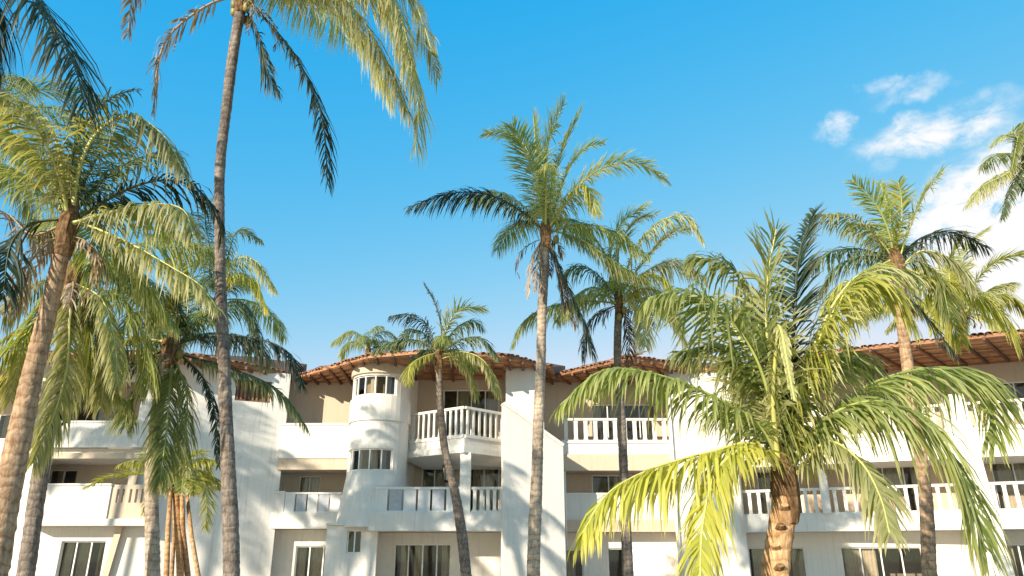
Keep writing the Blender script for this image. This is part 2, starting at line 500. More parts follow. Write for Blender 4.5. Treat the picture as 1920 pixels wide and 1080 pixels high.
ZS = 10.0            # underside of the roof
def roof(parent, eave, inner, ztop=11.6):
    """eave, inner: plan points of equal number. deck, boards of the soffit, rafters, clay tiles along the eave"""
    E, I = [plan(px, D, 690) for px, D in eave], [plan(px, D, 690) for px, D in inner]
    # deck as a closed wedge
    n = len(E); v, f = [], []
    for e, i in zip(E, I):
        v += [(e.x, e.y, ZS + .05), (e.x, e.y, ZS + .13), (i.x, i.y, ztop), (i.x, i.y, ZS + .05)]
    for k in range(n - 1):
        a, b = 4 * k, 4 * k + 4
        f += [(a, b, b + 1, a + 1), (a + 1, b + 1, b + 2, a + 2), (a + 2, b + 2, b + 3, a + 3), (a + 3, b + 3, b, a)]
    f += [(0, 1, 2, 3), (4 * n - 1, 4 * n - 2, 4 * n - 3, 4 * n - 4)]
    deck = obj('roof', v, f, M['beam'], parent)
    tile_mesh = None
    for k in range(n - 1):
        e0, e1, i0, i1 = E[k], E[k + 1], I[k], I[k + 1]
        d = (e1 - e0).normalized(); inn = Vector((-d.y, d.x))
        L = (e1 - e0).length
        # boards run along the eave
        depth = min((i0 - e0).length, (i1 - e1).length, 5.2)
        nb = max(3, int(depth / .34))
        for j in range(nb):
            t0, t1 = j / nb * depth, ((j + 1) / nb) * depth - .025
            def q(e, i, t): return e + (i - e).normalized() * t
            z = ZS + random.uniform(-.03, .022)
            p = [q(e0, i0, t0), q(e1, i1, t0), q(e1, i1, t1), q(e0, i0, t1)]
            mb = MB(); mb.hexa([(a.x, a.y, z) for a in p] + [(a.x, a.y, ZS + .047) for a in p])
            mb.build('soffit_board', M['plank'], deck)
        nr = max(2, round(L / .85))
        for j in range(nr):
            t = (j + .5) / nr
            a = e0.lerp(e1, t); b = i0.lerp(i1, t); dr = (b - a).normalized()
            a2 = a - dr * random.uniform(.08, .45); b2 = a + dr * min(4.6, (b - a).length)
            mb = MB(); beam3(mb, (a2.x, a2.y, ZS - .065), (b2.x, b2.y, ZS - .065), .10, .13)
            mb.build('rafter', M['beam'], deck)
        fb = MB(); bar(fb, e0 + d * .01, e1 - d * .01, ZS + .005, ZS + .16, .045, -.002); fb.build('fascia', M['plank'], deck)
        # clay tiles: two courses of barrel tiles
        slope = (ztop - ZS - .13) / max(2., (i0 - e0).length)
        nt_ = max(3, round(L / .27)); ang = math.atan2(d.y, d.x)
        if tile_mesh is None:
            v, f = [], []
            for y, s, zz in ((-.14, 1.0, 0), (.62, .82, .0)):
                for r_ in (.135, .115):
                    for a in range(7):
                        th = math.pi * a / 6; v.append((math.cos(th) * r_ * s, y, math.sin(th) * r_ * s * .6))
            for a in range(6):
                f += [(a, a + 1, 14 + a + 1, 14 + a), (7 + a + 1, 7 + a, 21 + a, 21 + a + 1), (a + 1, a, 7 + a, 7 + a + 1)]
            tile_mesh = obj('roof_tile', v, f, M['tile'], deck, True); firsttile = True
        for j in range(nt_):
            for c in range(2):
                if not firsttile and random.random() < .07: continue
                a = e0.lerp(e1, (j + .5) / nt_) + inn * (c * .6)
                o = tile_mesh if firsttile else copy_of(tile_mesh, deck)
                firsttile = False
                o.location = (a.x + random.uniform(-.03, .03), a.y + random.uniform(-.09, .09), ZS + .14 + slope * c * .6 + .015 * c + random.uniform(-.02, .025))
                o.rotation_euler = (math.atan(slope) + random.uniform(-.05, .05), random.uniform(-.08, .08), ang + random.uniform(-.07, .07))
    return deck

def catmull(P, n):
    """n+1 points evenly spaced on a smooth line through P"""
    Q = [P[0] * 2 - P[1]] + list(P) + [P[-1] * 2 - P[-2]]
    dense = []
    for i in range(1, len(Q) - 2):
        a, b, c, d = Q[i - 1], Q[i], Q[i + 1], Q[i + 2]
        for k in range(12):
            t = k / 12
            dense.append(.5 * ((2 * b) + (c - a) * t + (2 * a - 5 * b + 4 * c - d) * t * t + (3 * b - a - 3 * c + d) * t ** 3))
    dense.append(P[-1])
    acc = [0.]
    for a, b in zip(dense, dense[1:]): acc.append(acc[-1] + (b - a).length)
    T = acc[-1]; out = []; j = 0
    for k in range(n + 1):
        s = T * k / n
        while j < len(acc) - 2 and acc[j + 1] < s: j += 1
        h = acc[j + 1] - acc[j]
        out.append(dense[j].lerp(dense[j + 1], 0 if h == 0 else min(1, (s - acc[j]) / h)))
    return out, T
def tube(pts, rad, n=6, flat=1.0):
    v, f = [], []
    s = None
    for i, p in enumerate(pts):
        d = (pts[min(i + 1, len(pts) - 1)] - pts[max(i - 1, 0)]).normalized()
        if s is None:
            s0 = d.cross(Vector((0, 0, 1)))
            if s0.length < .3: s0 = Vector((1, 0, 0))
        else: s0 = s
        s0 = (s0 - d * s0.dot(d)).normalized(); s = s0
        u = s0.cross(d).normalized()
        for k in range(n):
            a = 2 * math.pi * k / n
            v.append(p + s0 * math.cos(a) * rad[i] + u * math.sin(a) * rad[i] * flat)
    for i in range(len(pts) - 1):
        for k in range(n): f.append((n * i + k, n * i + (k + 1) % n, n * i + n + (k + 1) % n, n * i + n + k))
    f += [tuple(range(n))[::-1], tuple(range(n * (len(pts) - 1), n * len(pts)))]
    return v, f
# ------------------------------------------------------------------ the ground
def ground():
    m, nt, N, L, B = new_mat('sandy_ground')
    tc = N.new('ShaderNodeTexCoord')
    a = noise(N, L, tc.outputs['Object'], .25, 6); b = noise(N, L, tc.outputs['Object'], 9, 6)
    r = ramp(N, L, a.outputs[0], [(.35, (.33, .27, .20)), (.65, (.47, .39, .29))])
    r2 = ramp(N, L, b.outputs[0], [(.3, (.8, .8, .8)), (.7, (1.1, 1.1, 1.1))])
    L.new(mixc(N, L, 1., r.outputs[0], r2.outputs[0], 'MULTIPLY'), B.inputs['Base Color'])
    B.inputs['Roughness'].default_value = .95
    bump(N, L, b.outputs[0], .5, .05, B)
    g = obj('ground', [(-700, -700, 0), (700, -700, 0), (700, 900, 0), (-700, 900, 0)], [(0, 1, 2, 3)], m)
    g['kind'] = 'structure'; g['label'] = 'sandy ground around the hotel'
ground()

# ------------------------------------------------------------------ the hotel, left wing
def U(path, px0, px1, z): return path.u_px(px0, z), path.u_px(px1, z)
def left_wing():
    t = thing('hotel_building', 'left wing of the white hotel behind the leaning palm, with a slotted balcony parapet', 'building',
              (*plan(150, 33), 0), 'wings of the hotel')
    loc = t.location.copy()
    root = t
    # all parts are drawn in world coordinates
    piv = Matrix.Translation(-loc)
    before = set(bpy.data.objects)
    # far unit at the picture's left edge
    p = P2((-260, 38.6), (60, 38.6))
    ops = [(*U(p, -60, 20, 8), 6.4, 8.7), (*U(p, -60, 22, 4), 3.4, 5.5), (*U(p, -70, 24, 1.5), 0.1, 2.2)]
    wall(t, 'wall', p, 0, ZS + .03, M['cream'], .22, ops)
    for o in ops: window(t, p, *o, n=3)
    f = P2((-260, 37.0), (34, 37.0))
    for z in (2.75, 5.75):
        slab(t, 'balcony_slab', [f.p[0], f.p[1], plan(40, 38.59), plan(-260, 38.59)], z, z + .35, M['cream'])
        parapet(t, f.shift(-.02), z + .352, z + 1.45, 'white')
    # block A: front wall with a loggia
    a = P2((28, 33.2), (292, 33.2))
    g0, g1 = U(a, 108, 192, 1.5)
    l0, l1 = U(a, 84, 240, 4.8)
    m0, m1 = U(a, 70, 262, 8)
    wall(t, 'wall', a, 0, ZS + .03, M['white'], .24, [(g0, g1, .05, 2.34), (l0, l1, 3.42, 5.75), (m0, m1, 6.2, 9.2)])
    window(t, a, g0, g1, .05, 2.34, n=3, recess=.14, curtains=(0, 2))
    # side walls
    wall(t, 'wall', Path([plan(28, 38.5), plan(28, 33.2) + Vector((0, .26))]), 0, ZS + .03, M['white'], .22)
    # loggia: floor, ceiling, back wall
    bk = P2((40, 35.6), (300, 35.6))
    w0, w1 = U(bk, 88, 140, 4.8); w2, w3 = U(bk, 100, 215, 8)
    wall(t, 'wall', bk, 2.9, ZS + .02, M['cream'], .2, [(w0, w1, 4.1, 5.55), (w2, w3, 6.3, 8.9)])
    window(t, bk, w0, w1, 4.1, 5.55, n=2, curtains=(0,), room=1.6); window(t, bk, w2, w3, 6.3, 8.9, n=3, room=1.6)
    for z0, z1 in ((2.95, 3.40), (5.76, 6.18)):
        slab(t, 'floor_slab', [plan(30, 33.46), plan(296, 33.46), plan(296, 35.58), plan(30, 35.58)], z0, z1, M['white'])
    # balcony parapet in front, solid on the left and slotted on the right
    pf = P2((70, 32.4), (206, 32.4))
    slab(t, 'balcony_slab', [plan(66, 32.35), plan(282, 32.35), plan(282, 33.19), plan(66, 33.19)], 2.93, 3.2, M['white'])
    parapet(t, pf, 3.202, 4.62, 'white', .2)
    # slotted stretch
    q = P2((206, 32.45), (280, 32.45))
    slots = []
    for px in (219, 229, 243, 254, 265): slots.append((*U(q, px - 2.2, px + 2.2, 4), 3.85, 4.4))
    wall(t, 'parapet', q.shift(-.02), 3.204, 4.58, M['cream'], .16, slots)
    slab(t, 'lintel', [plan(78, 33.05), plan(250, 33.05), plan(250, 33.19), plan(78, 33.19)], 5.74, 5.98, M['cream'])
    # sloping stair cheek beside the loggia
    mb = MB()
    s0, s1, s2, s3 = plan(244, 32.95), plan(256, 32.95), plan(256, 33.18), plan(244, 33.18)
    mb.hexa([(s0.x - .75, s0.y, 0), (s1.x - .75, s1.y, 0), (s2.x - .75, s2.y, 0), (s3.x - .75, s3.y, 0), (s0.x, s0.y, 5.7), (s1.x, s1.y, 5.7), (s2.x, s2.y, 5.7), (s3.x, s3.y, 5.7)])
    mb.build('buttress', M['cream'], t)
    parapet(t, P2((62, 32.9), (268, 32.9)), 6.2, 7.35, 'worn', .18)
    # wall B: tall oblique weathered wall
    b = P2((292, 33.2), (522, 35.3))
    o1 = (*U(b, 440, 506, 8.6), 8.55, 9.55)
    wall(t, 'wall', b, 0, ZS + .03, M['worn'], .26, [o1])
    # wooden louvre slats under the eave
    lou = MB()
    ba, bb = b.off(o1[0], -.05), b.off(o1[1], -.05)
    bar(lou, ba, bb, 8.55, 8.62, .05, .05)
    lo = lou.build('louvre', M['beam'], t)
    lou = MB(); bar(lou, ba, bb, 9.48, 9.55, .05, .05); lou.build('rail', M['beam'], lo)
    for k in range(9):
        m = MB(); c = ba.lerp(bb, (k + .3) / 9); d = ba.lerp(bb, (k + .75) / 9); bar(m, c, d, 8.62, 9.48, .02, .02); m.build('slat', M['plank'] if k % 3 else M['beam'], lo)
    obj('room_interior', [(*(b.off(o1[0], -.27)), 8.4), (*(b.off(o1[1], -.27)), 8.4), (*(b.off(o1[1], -.9)), 8.4), (*(b.off(o1[0], -.9)), 8.4),
                          (*(b.off(o1[0], -.27)), 9.7), (*(b.off(o1[1], -.27)), 9.7), (*(b.off(o1[1], -.9)), 9.7), (*(b.off(o1[0], -.9)), 9.7)],
        [(0, 1, 2, 3), (4, 7, 6, 5), (1, 5, 6, 2), (3, 2, 6, 7), (0, 3, 7, 4)], M['room'], t)
    # roofs
    roof(t, [(-260, 36.2), (20, 36.2)], [(-260, 40.5), (40, 40.5)])
    roof(t, [(12, 31.6), (290, 31.6), (378, 32.4), (545, 35.6)], [(20, 38), (330, 38), (470, 38), (575, 39.6)])
    for o in set(bpy.data.objects) - before:
        if o.parent == t: o.matrix_parent_inverse = piv
    return t
left_wing()

# ------------------------------------------------------------------ the hotel, middle with the round tower
def middle_wing():
    t = thing('hotel_building', 'middle part of the hotel with the round white stair tower and stacked balconies', 'building', (*plan(800, 34), 0), 'wings of the hotel')
    piv = Matrix.Translation(-t.location)
    before = set(bpy.data.objects)
    # recess C
    c = P2((500, 37.0), (672, 37.0))
    o1 = (*U(c, 560, 600, 5), 3.6, 5.4)
    wall(t, 'wall', c, 3.0, ZS + .02, M['cream'], .22, [o1])
    window(t, c, *o1, n=2)
    g = P2((470, 36.2), (640, 36.2))
    og = (*U(g, 552, 632, 1.4), .05, 2.2)
    wall(t, 'wall', g, 0, 2.9, M['white'], .22, [og])
    window(t, g, *og, n=3, curtains=(0, 1, 2))
    slab(t, 'balcony_slab', [plan(498, 35.2), plan(642, 35.2), plan(650, 36.98), plan(505, 36.98)], 2.92, 3.6, M['white'])
    slab(t, 'balcony_slab', [plan(514, 35.15), plan(652, 35.15), plan(660, 36.98), plan(525, 36.98)], 5.5, 6.0, M['cream'])
    parapet(t, P2((512, 35.1), (652, 35.1)), 6.003, 7.62, 'white', .18)
    pn = P2((534, 35.3), (640, 35.3))
    parapet(t, P2((500, 35.25), (534, 35.25)), 3.603, 4.55, 'white', .18)
    mbp = MB(); bar(mbp, pn.p[0], pn.p[1], 4.42, 4.5, .05, .05); bar(mbp, pn.p[0], pn.p[1], 3.605, 3.66, .05, .05)
    pr = mbp.build('balustrade', M['paint'], t)
    for k in range(5):
        m = MB(); a, b = pn.p[0].lerp(pn.p[1], k / 5 + .012), pn.p[0].lerp(pn.p[1], (k + 1) / 5 - .012); bar(m, a, b, 3.66, 4.42, .02, .02); m.build('panel', M['panel'] if k % 2 else M['paint'], pr)
    # the tower
    ctr = plan(704, 34.35); r = 1.33
    def arc(rad, a0=200, a1=-30, n=24): return Path([ctr + Vector((math.cos(R(a0 + (a1 - a0) * i / n)), math.sin(R(a0 + (a1 - a0) * i / n)))) * rad * 1.0 for i in range(n + 1)])
    # front of the tower looks at -y: angles 200..-20 would face away, so mirror them
    def arcf(rad, a0=-200, a1=20, n=22): return Path([ctr + Vector((math.cos(R(a0 + (a1 - a0) * i / n)), math.sin(R(a0 + (a1 - a0) * i / n)))) * rad for i in range(n + 1)])
    A = arcf(r)
    def ua(deg): return A.L * (deg + 200) / 220
    w_top = (ua(-160), ua(-50), 8.56, 9.46)
    w_low = (ua(-165), ua(-50), 5.25, 6.18)
    wall(t, 'wall', A, 2.9, ZS + .04, M['white'], .2, [w_top, w_low])
    window(t, A, *w_top, n=5, curtains=(2, 4), room=0, recess=.1); window(t, A, *w_low, n=5, curtains=(1, 3, 4), room=0, recess=.1)
    for z in (4.9, 8.2):   # inner drum that closes the stair well
        In = arcf(.75)
        wall(t, 'stair_core', In, z, z + 1.7, M['room'], .1)
    wall(t, 'tower_band', arcf(r + .07, -195, 15), 7.42, 8.44, M['white'], .068)
    wall(t, 'tower_lip', arcf(r + .10, -195, 15), 9.55, 9.98, M['cream'], .098)
    # flared skirt
    v, f = [], []
    for z, k in ((2.9, 1.24), (3.9, 1.15), (4.6, 1.055), (5.1, 1.003)):
        for q in arcf(r * k, -200, 20, 22).p: v.append((q.x, q.y, z))
    for j in range(3):
        for i in range(22): f.append((23 * j + i, 23 * j + i + 1, 23 * j + 24 + i, 23 * j + 23 + i))
    obj('tower_skirt', v, f, M['white'], t, True)
    # ground floor below the tower and the balcony
    gw = P2((618, 33.1), (712, 33.1))
    sw = (*U(gw, 650, 678, 2.3), 1.85, 2.78)
    wall(t, 'wall', gw, 0, 2.97, M['white'], .22, [sw]); window(t, gw, *sw, n=2, curtains=(), room=1.2, frame='frame')
    wall(t, 'wall', Path([plan(618, 36.2), plan(618, 33.1) + Vector((0, .24))]), 0, 2.95, M['white'], .2)
    slab(t, 'floor_slab', [plan(616, 33.0), plan(715, 33.0), plan(715, 36), plan(618, 36)], 2.975, 3.06, M['white'])
    ge = P2((712, 34.6), (960, 34.6))
    gd = (*U(ge, 738, 845, 1.4), .05, 2.25)
    wall(t, 'wall', ge, 0, 2.72, M['white'], .22, [gd]); window(t, ge, *gd, n=4, curtains=(0, 1, 3), mid=False)
    wall(t, 'wall', Path([plan(712, 33.34), plan(712, 34.59)]), 0, 2.72, M['white'], .2)
    # bay E back wall
    e = P2((752, 36.4), (958, 36.4))
    d3 = (*U(e, 830, 936, 8), 6.35, 9.5); d2 = (*U(e, 879, 936, 5), 3.55, 5.95); d2b = (*U(e, 790, 838, 5), 3.55, 5.9)
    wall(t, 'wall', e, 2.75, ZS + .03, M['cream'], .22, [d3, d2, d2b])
    window(t, e, *d3, n=4, curtains=(1,), mid=False); window(t, e, *d2, n=2, curtains=(0,)); window(t, e, *d2b, n=2, curtains=(1,))
    # side wall between tower and bay
    wall(t, 'wall', Path([ctr + Vector((1.1, .75)), plan(775, 36.35)]), 2.8, ZS + .02, M['white'], .2)
    # upper balcony
    ub = [plan(752, 34.7), plan(868, 32.6), plan(947, 34.3)]
    slab(t, 'balcony_slab', ub + [plan(950, 36.38), plan(765, 36.38)], 5.95, 6.22, M['white'])
    # tapered underside of the slab
    mb = MB(); k = Vector((0, .9))
    lowp = [plan(790, 35.6), plan(868, 34.0), plan(940, 35.2)]
    poly_t = ub + [plan(950, 36.3), plan(765, 36.3)]; poly_b = lowp + [plan(938, 36.3), plan(795, 36.3)]
    mb.add([(p.x, p.y, 5.62) for p in poly_b] + [(p.x, p.y, 5.948) for p in poly_t], [(4, 3, 2, 1, 0), (5, 6, 7, 8, 9)] + [(i, (i + 1) % 5, 5 + (i + 1) % 5, 5 + i) for i in range(5)])
    mb.build('balcony_bracket', M['white'], t)
    up = Path([p + Vector((0, .12)) for p in ub])
    parapet(t, up, 6.223, 6.68, 'white', .16)
    balustrade(t, up.shift(-.08), 6.682, 7.98, .33, .12)
    # middle balcony
    mf = [plan(694, 32.7), plan(948, 32.7)]
    slab(t, 'balcony_slab', mf + [plan(952, 36.38), plan(716, 36.38)], 2.74, 3.48, M['white'])
    pp = P2((702, 32.85), (862, 32.85))
    mbp = MB(); bar(mbp, pp.p[0], pp.p[1], 4.42, 4.52, .06, .06); bar(mbp, pp.p[0], pp.p[1], 3.482, 3.55, .06, .06)
    pr = mbp.build('balustrade', M['paint'], t)
    for k in range(6):
        m = MB(); a, b = pp.p[0].lerp(pp.p[1], k / 6 + .012), pp.p[0].lerp(pp.p[1], (k + 1) / 6 - .012); bar(m, a, b, 3.55, 4.42, .025, .025); m.build('panel', M['panel'] if k in (1, 4) else M['paint'], pr)
    balustrade(t, P2((884, 32.85), (946, 32.85)), 3.482, 4.52, .27, .16)
    colb = MB(); a, b = plan(862, 33.0), plan(882, 33.0); bar(colb, a, b, 3.482, 5.96, .2, .25); colb.build('column', M['white'], t)
    # wall F and the sloping stair fin
    fw = P2((948, 34.0), (1022, 34.0))
    wall(t, 'wall', fw, 0, ZS + .03, M['white'], .24)
    fin = P2((944, 32.5), (1058, 33.4))
    tp = lambda u: 8.0 + (6.3 - 8.0) * u / fin.L
    wall(t, 'stair_fin', fin, 0, 7.5, M['white'], .3, (), tp)
    mb = MB(); p0, p1 = fin.off(0, -.15), fin.off(fin.L, -.15)
    beam3(mb, (p0.x, p0.y, 8.05), (p1.x, p1.y, 6.35), .46, .14); mb.build('coping', M['worn'], t)
    wall(t, 'wall', Path([plan(946, 36.3), plan(948, 34.26)]), 0, ZS + .02, M['white'], .2)
    wall(t, 'wall', Path([plan(1022, 34.25), plan(1022, 37.5)]), 0, ZS + .02, M['white'], .2)
    roof(t, [(556, 36.2), (688, 32.25), (786, 31.5), (945, 32.1), (1034, 34.2)], [(600, 40), (720, 38.5), (800, 38.2), (940, 38.2), (1060, 40)])
    for o in set(bpy.data.objects) - before:
        if o.parent == t: o.matrix_parent_inverse = piv
middle_wing()

# ------------------------------------------------------------------ the hotel, right wing
def right_wing():
    t = thing('hotel_building', 'right wing of the hotel with long white balustrades on two floors', 'building', (*plan(1500, 34), 0), 'wings of the hotel')
    piv = Matrix.Translation(-t.location)
    before = set(bpy.data.objects)
    g = P2((1015, 37.0), (1285, 37.0))
    o2 = (*U(g, 1110, 1236, 5), 3.5, 5.45); o3 = (*U(g, 1110, 1230, 8), 6.5, 8.9)
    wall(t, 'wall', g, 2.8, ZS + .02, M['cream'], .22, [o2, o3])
    window(t, g, *o2, n=4, curtains=(1, 2)); window(t, g, *o3, n=4, curtains=(0, 3))
    gg = P2((1050, 36.3), (1275, 36.3))
    oa = (*U(gg, 1060, 1094, 1.4), .05, 2.05); ob = (*U(gg, 1140, 1176, 1.4), .05, 2.1)
    wall(t, 'wall', gg, 0, 2.78, M['white'], .22, [oa, ob]); window(t, gg, *oa, n=1, curtains=(0,)); window(t, gg, *ob, n=1, curtains=())
    for z0, z1, m in ((2.79, 3.3, 'cream'), (5.5, 6.25, 'cream')):
        slab(t, 'balcony_slab', [plan(1052, 35.5), plan(1264, 35.5), plan(1280, 36.98), plan(1056, 36.98)], z0, z1, M[m])
    f = P2((1055, 35.6), (1264, 35.6))
    parapet(t, f, 3.303, 4.5, 'white', .18)
    parapet(t, f, 6.253, 6.85, 'white', .18)
    balustrade(t, f.shift(-.09), 6.852, 7.95, .46, .2)
    # wall H
    h = P2((1264, 34.6), (1392, 34.6))
    wall(t, 'wall', h, 0, ZS + .03, M['white'], .24)
    wall(t, 'wall', Path([plan(1264, 37.6), plan(1264, 34.62)]), 0, ZS + .02, M['white'], .2)
    wall(t, 'wall', Path([plan(1392, 34.86), plan(1392, 37.3)]), 0, ZS + .02, M['white'], .2)
    # wing I
    bk = P2((1380, 37.3), (2080, 32.0))
    ops = []
    for px0, px1 in ((1404, 1512), (1600, 1700), (1874, 1985)): ops.append((*U(bk, px0, px1, 8), 6.4, 9.1))
    for px0, px1 in ((1420, 1500), (1620, 1735), (1862, 1990)): ops.append((*U(bk, px0, px1, 5), 3.5, 5.6))
    wall(t, 'wall', bk, 2.8, ZS + .03, M['cream'], .22, ops)
    for o in ops: window(t, bk, *o, n=3, curtains=(random.choice((0, 1)), 2))
    gr = P2((1356, 36.0), (2080, 30.9))
    og = [(*U(gr, 1372, 1512, 1.3), .05, 2.12), (*U(gr, 1580, 1734, 1.3), .05, 2.12), (*U(gr, 1880, 2040, 1.3), .05, 2.2)]
    wall(t, 'wall', gr, 0, 2.74, M['white'], .22, og)
    for o in og: window(t, gr, *o, n=4, curtains=(0, 1))
    fr = P2((1362, 35.2), (2080, 29.6))
    for z0, z1 in ((2.745, 3.45), (5.55, 6.2)):
        p = fr.p
        slab(t, 'balcony_slab', [p[0], p[1], plan(2080, 31.95), plan(1384, 37.25)], z0, z1, M['white'])
    fi = fr.shift(-.14)
    balustrade(t, fi, 3.452, 4.56, .40, .16)
    parapet(t, fi.shift(.09), 6.202, 6.72, 'white', .18)
    balustrade(t, fi, 6.722, 7.85, .40, .16)
    # partition walls and the buttressed pier between the rooms
    def pier(px, w, z0, z1, flare=0, mat='white'):
        u = fr.u_px(px, 4); q = fr.pt(u); d = (fr.p[1] - fr.p[0]).normalized(); n = fr.out(u)
        mb = MB(); a, b = q - d * w / 2 + n * .08, q + d * w / 2 + n * .08
        c, e = b - n * 2.2, a - n * 2.2
        fl = n * flare + d * 0
        mb.hexa([(*(a + fl - d * flare * .3), z0), (*(b + fl + d * flare), z0), (*c, z0), (*e, z0), (*a, z1), (*b, z1), (*c, z1), (*e, z1)])
        mb.build('pier', M[mat], t)
    pier(1548, .34, 3.46, 5.54); pier(1548, .34, 6.73, ZS - .15)
    pier(1826, .75, 0, 8.2, .45)
    pier(1330, .3, 6.5, 6.6)
    for px, D_, za, zb in ((1060, 35.32, 2.2, 5.45), (1268, 34.5, .05, 9.9), (1388, 34.5, 2.6, 9.9)):
        q = plan(px, D_); v, f = tube([Vector((q.x, q.y, z)) for z in (za, (za + zb) / 2, zb)], [.045] * 3, 8); obj('rain_pipe', v, f, M['paint'], t, True)
    roof(t, [(1040, 35.9), (1184, 32.4), (1312, 34.5), (1400, 34.4), (1580, 31.3), (2080, 27.4)], [(1090, 40), (1230, 39.5), (1350, 39.5), (1480, 39.5), (1680, 37), (2100, 34)])
    for o in set(bpy.data.objects) - before:
        if o.parent == t: o.matrix_parent_inverse = piv
right_wing()

# ------------------------------------------------------------------ lanterns on the hotel
def lantern(px, py, D, s, label):
    p = at(px, py, D)
    t = thing('wall_lantern', label, 'lantern', p, None)
    def ring(mb, prof, n=6):
        v = [(math.cos(2 * math.pi * k / n) * r * s, math.sin(2 * math.pi * k / n) * r * s, z * s) for z, r in prof for k in range(n)]
        f = [(n * j + k, n * j + (k + 1) % n, n * j + n + (k + 1) % n, n * j + n + k) for j in range(len(prof) - 1) for k in range(n)]
        mb.add(v, f + [tuple(range(n))[::-1], tuple(range(n * (len(prof) - 1), n * len(prof)))])
    m = MB(); ring(m, [(.62, .22), (.70, .20), (.86, .07), (1.0, .05), (1.0, .02), (1.35, .02)]); m.build('cap', M['iron'], t)
    m = MB(); ring(m, [(0, .05), (.06, .12), (.1, .13)]); m.build('base', M['iron'], t)
    m = MB(); ring(m, [(.1, .11), (.62, .18)]); m.build('lamp_glass', M['lampglass'], t)
    for k in range(6):
        a = 2 * math.pi * k / 6; m = MB()
        beam3(m, (math.cos(a) * .125 * s, math.sin(a) * .125 * s, .08 * s), (math.cos(a) * .2 * s, math.sin(a) * .2 * s, .64 * s), .025 * s, .025 * s); m.build('bar', M['iron'], t)
lantern(838, 905, 33.9, 1.05, 'black iron lantern hanging under the upper balcony of the round tower bay')

# ------------------------------------------------------------------ palms
STY = dict(   # leaf material, midrib material, hang of the leaflets, raggedness
    g=('leaf_g', 'rib_g', 1.25, .06), y=('leaf_y', 'rib_y', 1.35, .04), d=('leaf_d', 'rib_d', 1.1, .08), o=('leaf_o', 'rib_y', 1.3, .08),
    n=('leaf_n', 'rib_d', 1.0, .14), N=('leaf_n', 'rib_d', .3, .1), b=('leaf_b', 'rib_b', 1.2, .45), k=('leaf_k', 'rib_b', 1.2, .40),
    G=('leaf_g', 'rib_g', .22, .08), Y=('leaf_y', 'rib_y', .25, .06), D=('leaf_d', 'rib_d', .25, .1), O=('leaf_o', 'rib_y', .3, .1))
def frond(parent, org, pts, style, Lmax=None, pairs=None, rib=1.0, width=.031, bare=.14, rnd=None):
    """one pinnate leaf: midrib through pts (world), leaflets on both sides"""
    rnd = rnd or random
    lm, rm, hang, rag = STY[style]
    C, T = catmull(pts, 28)
    Lmax = min(1.1, .30 * T) if Lmax is None else Lmax * 1.2
    if pairs is None: pairs = int(min(150, max(50, T / .026)))
    P = [p - org for p in C]
    rad = [rib * (.012 + .030 * (1 - i / 28) ** 1.3 + (.035 if i < 2 else 0)) * min(1, .45 + T / 7) for i in range(29)]
    v, f = tube(P, rad, 6, .7)
    v = [tuple(q) for q in v]
    o_r = None
    lv, lf, lc = [], [], []
    prevS = None
    ends = []
    for k in range(pairs):
        t = bare + (1 - bare) * (k + .5) / pairs
        x = t * 28; i = min(27, int(x)); p = P[i].lerp(P[i + 1], x - i)
        tan = (P[min(28, i + 2)] - P[max(0, i - 1)]).normalized()
        S = tan.cross(Vector((0, 0, 1)))
        if S.length < .25:
            S = prevS if prevS is not None else Vector((math.cos(k), math.sin(k), 0)).cross(tan)
        S = (S - tan * S.dot(tan)).normalized()
        if prevS is not None:
            if S.dot(prevS) < 0: S = -S
            S = prevS.lerp(S, .35); S = (S - tan * S.dot(tan)).normalized()
        prevS = S
        Nn = S.cross(tan).normalized()
        if Nn.z < 0: Nn = -Nn
        tt = (t - bare) / (1 - bare)
        prof = (.50 + .5 * math.sin(math.pi * min(1, tt * 1.6 + .12) * .5)) if tt < .55 else (1.0 - .62 * ((tt - .55) / .45) ** 1.5)
        for side in (-1, 1):
            if rnd.random() < rag + (.5 if math.sin(k * .37 + side * 1.3 + T * 7) > .93 else 0): continue
            l = Lmax * prof * (rnd.uniform(.78, 1.12) if rnd.random() > .08 else rnd.uniform(.35, .7))
            ang = R(20 + 14 * rnd.random()) + tt * R(26)
            d = (S * side * math.cos(ang) + tan * math.sin(ang) + Nn * rnd.uniform(-.02, .34) + tan * rnd.uniform(-.22, .22)).normalized()
            h = hang * (rnd.uniform(.6, 1.35) if rnd.random() > .06 else 2.6)
            w0 = width * rnd.uniform(.8, 1.15) * (.7 + .3 * prof)
            cur = p.copy(); pos = [cur.copy()]; dirs = [d]
            for s in range(3):
                d = (d + Vector((0, 0, -1)) * h * (.35, .55, .7)[s] + Vector((rnd.uniform(-.06, .06), rnd.uniform(-.06, .06), 0))).normalized()
                cur = cur + d * l / 3; pos.append(cur.copy()); dirs.append(d)
            base = len(lv); rv = rnd.random()
            tw = rnd.uniform(-.6, .6)
            for s in range(4):
                dd = dirs[s]
                wv = tan - dd * tan.dot(dd)
                if wv.length < .05: wv = Nn.cross(dd)
                wv.normalize()
                wv = wv * math.cos(tw) + dd.cross(wv) * math.sin(tw)
                ww = w0 * (.55, 1.0, .78, .0)[s] * .5
                if s < 3:
                    lv += [tuple(pos[s] - wv * ww), tuple(pos[s] + wv * ww)]; lc += [(rv, s / 3, tt, 1)] * 2
                else:
                    lv.append(tuple(pos[s])); lc.append((rv, 1, tt, 1))
            lf += [(base, base + 1, base + 3, base + 2), (base + 2, base + 3, base + 5, base + 4), (base + 4, base + 5, base + 6)]
    o = obj('frond', lv, lf, M[lm], parent)
    ca = o.data.color_attributes.new('leaf', 'FLOAT_COLOR', 'POINT')
    ca.data.foreach_set('color', [c for q in lc for c in q])
    obj('midrib', v, f, M[rm], o, True)
    return o
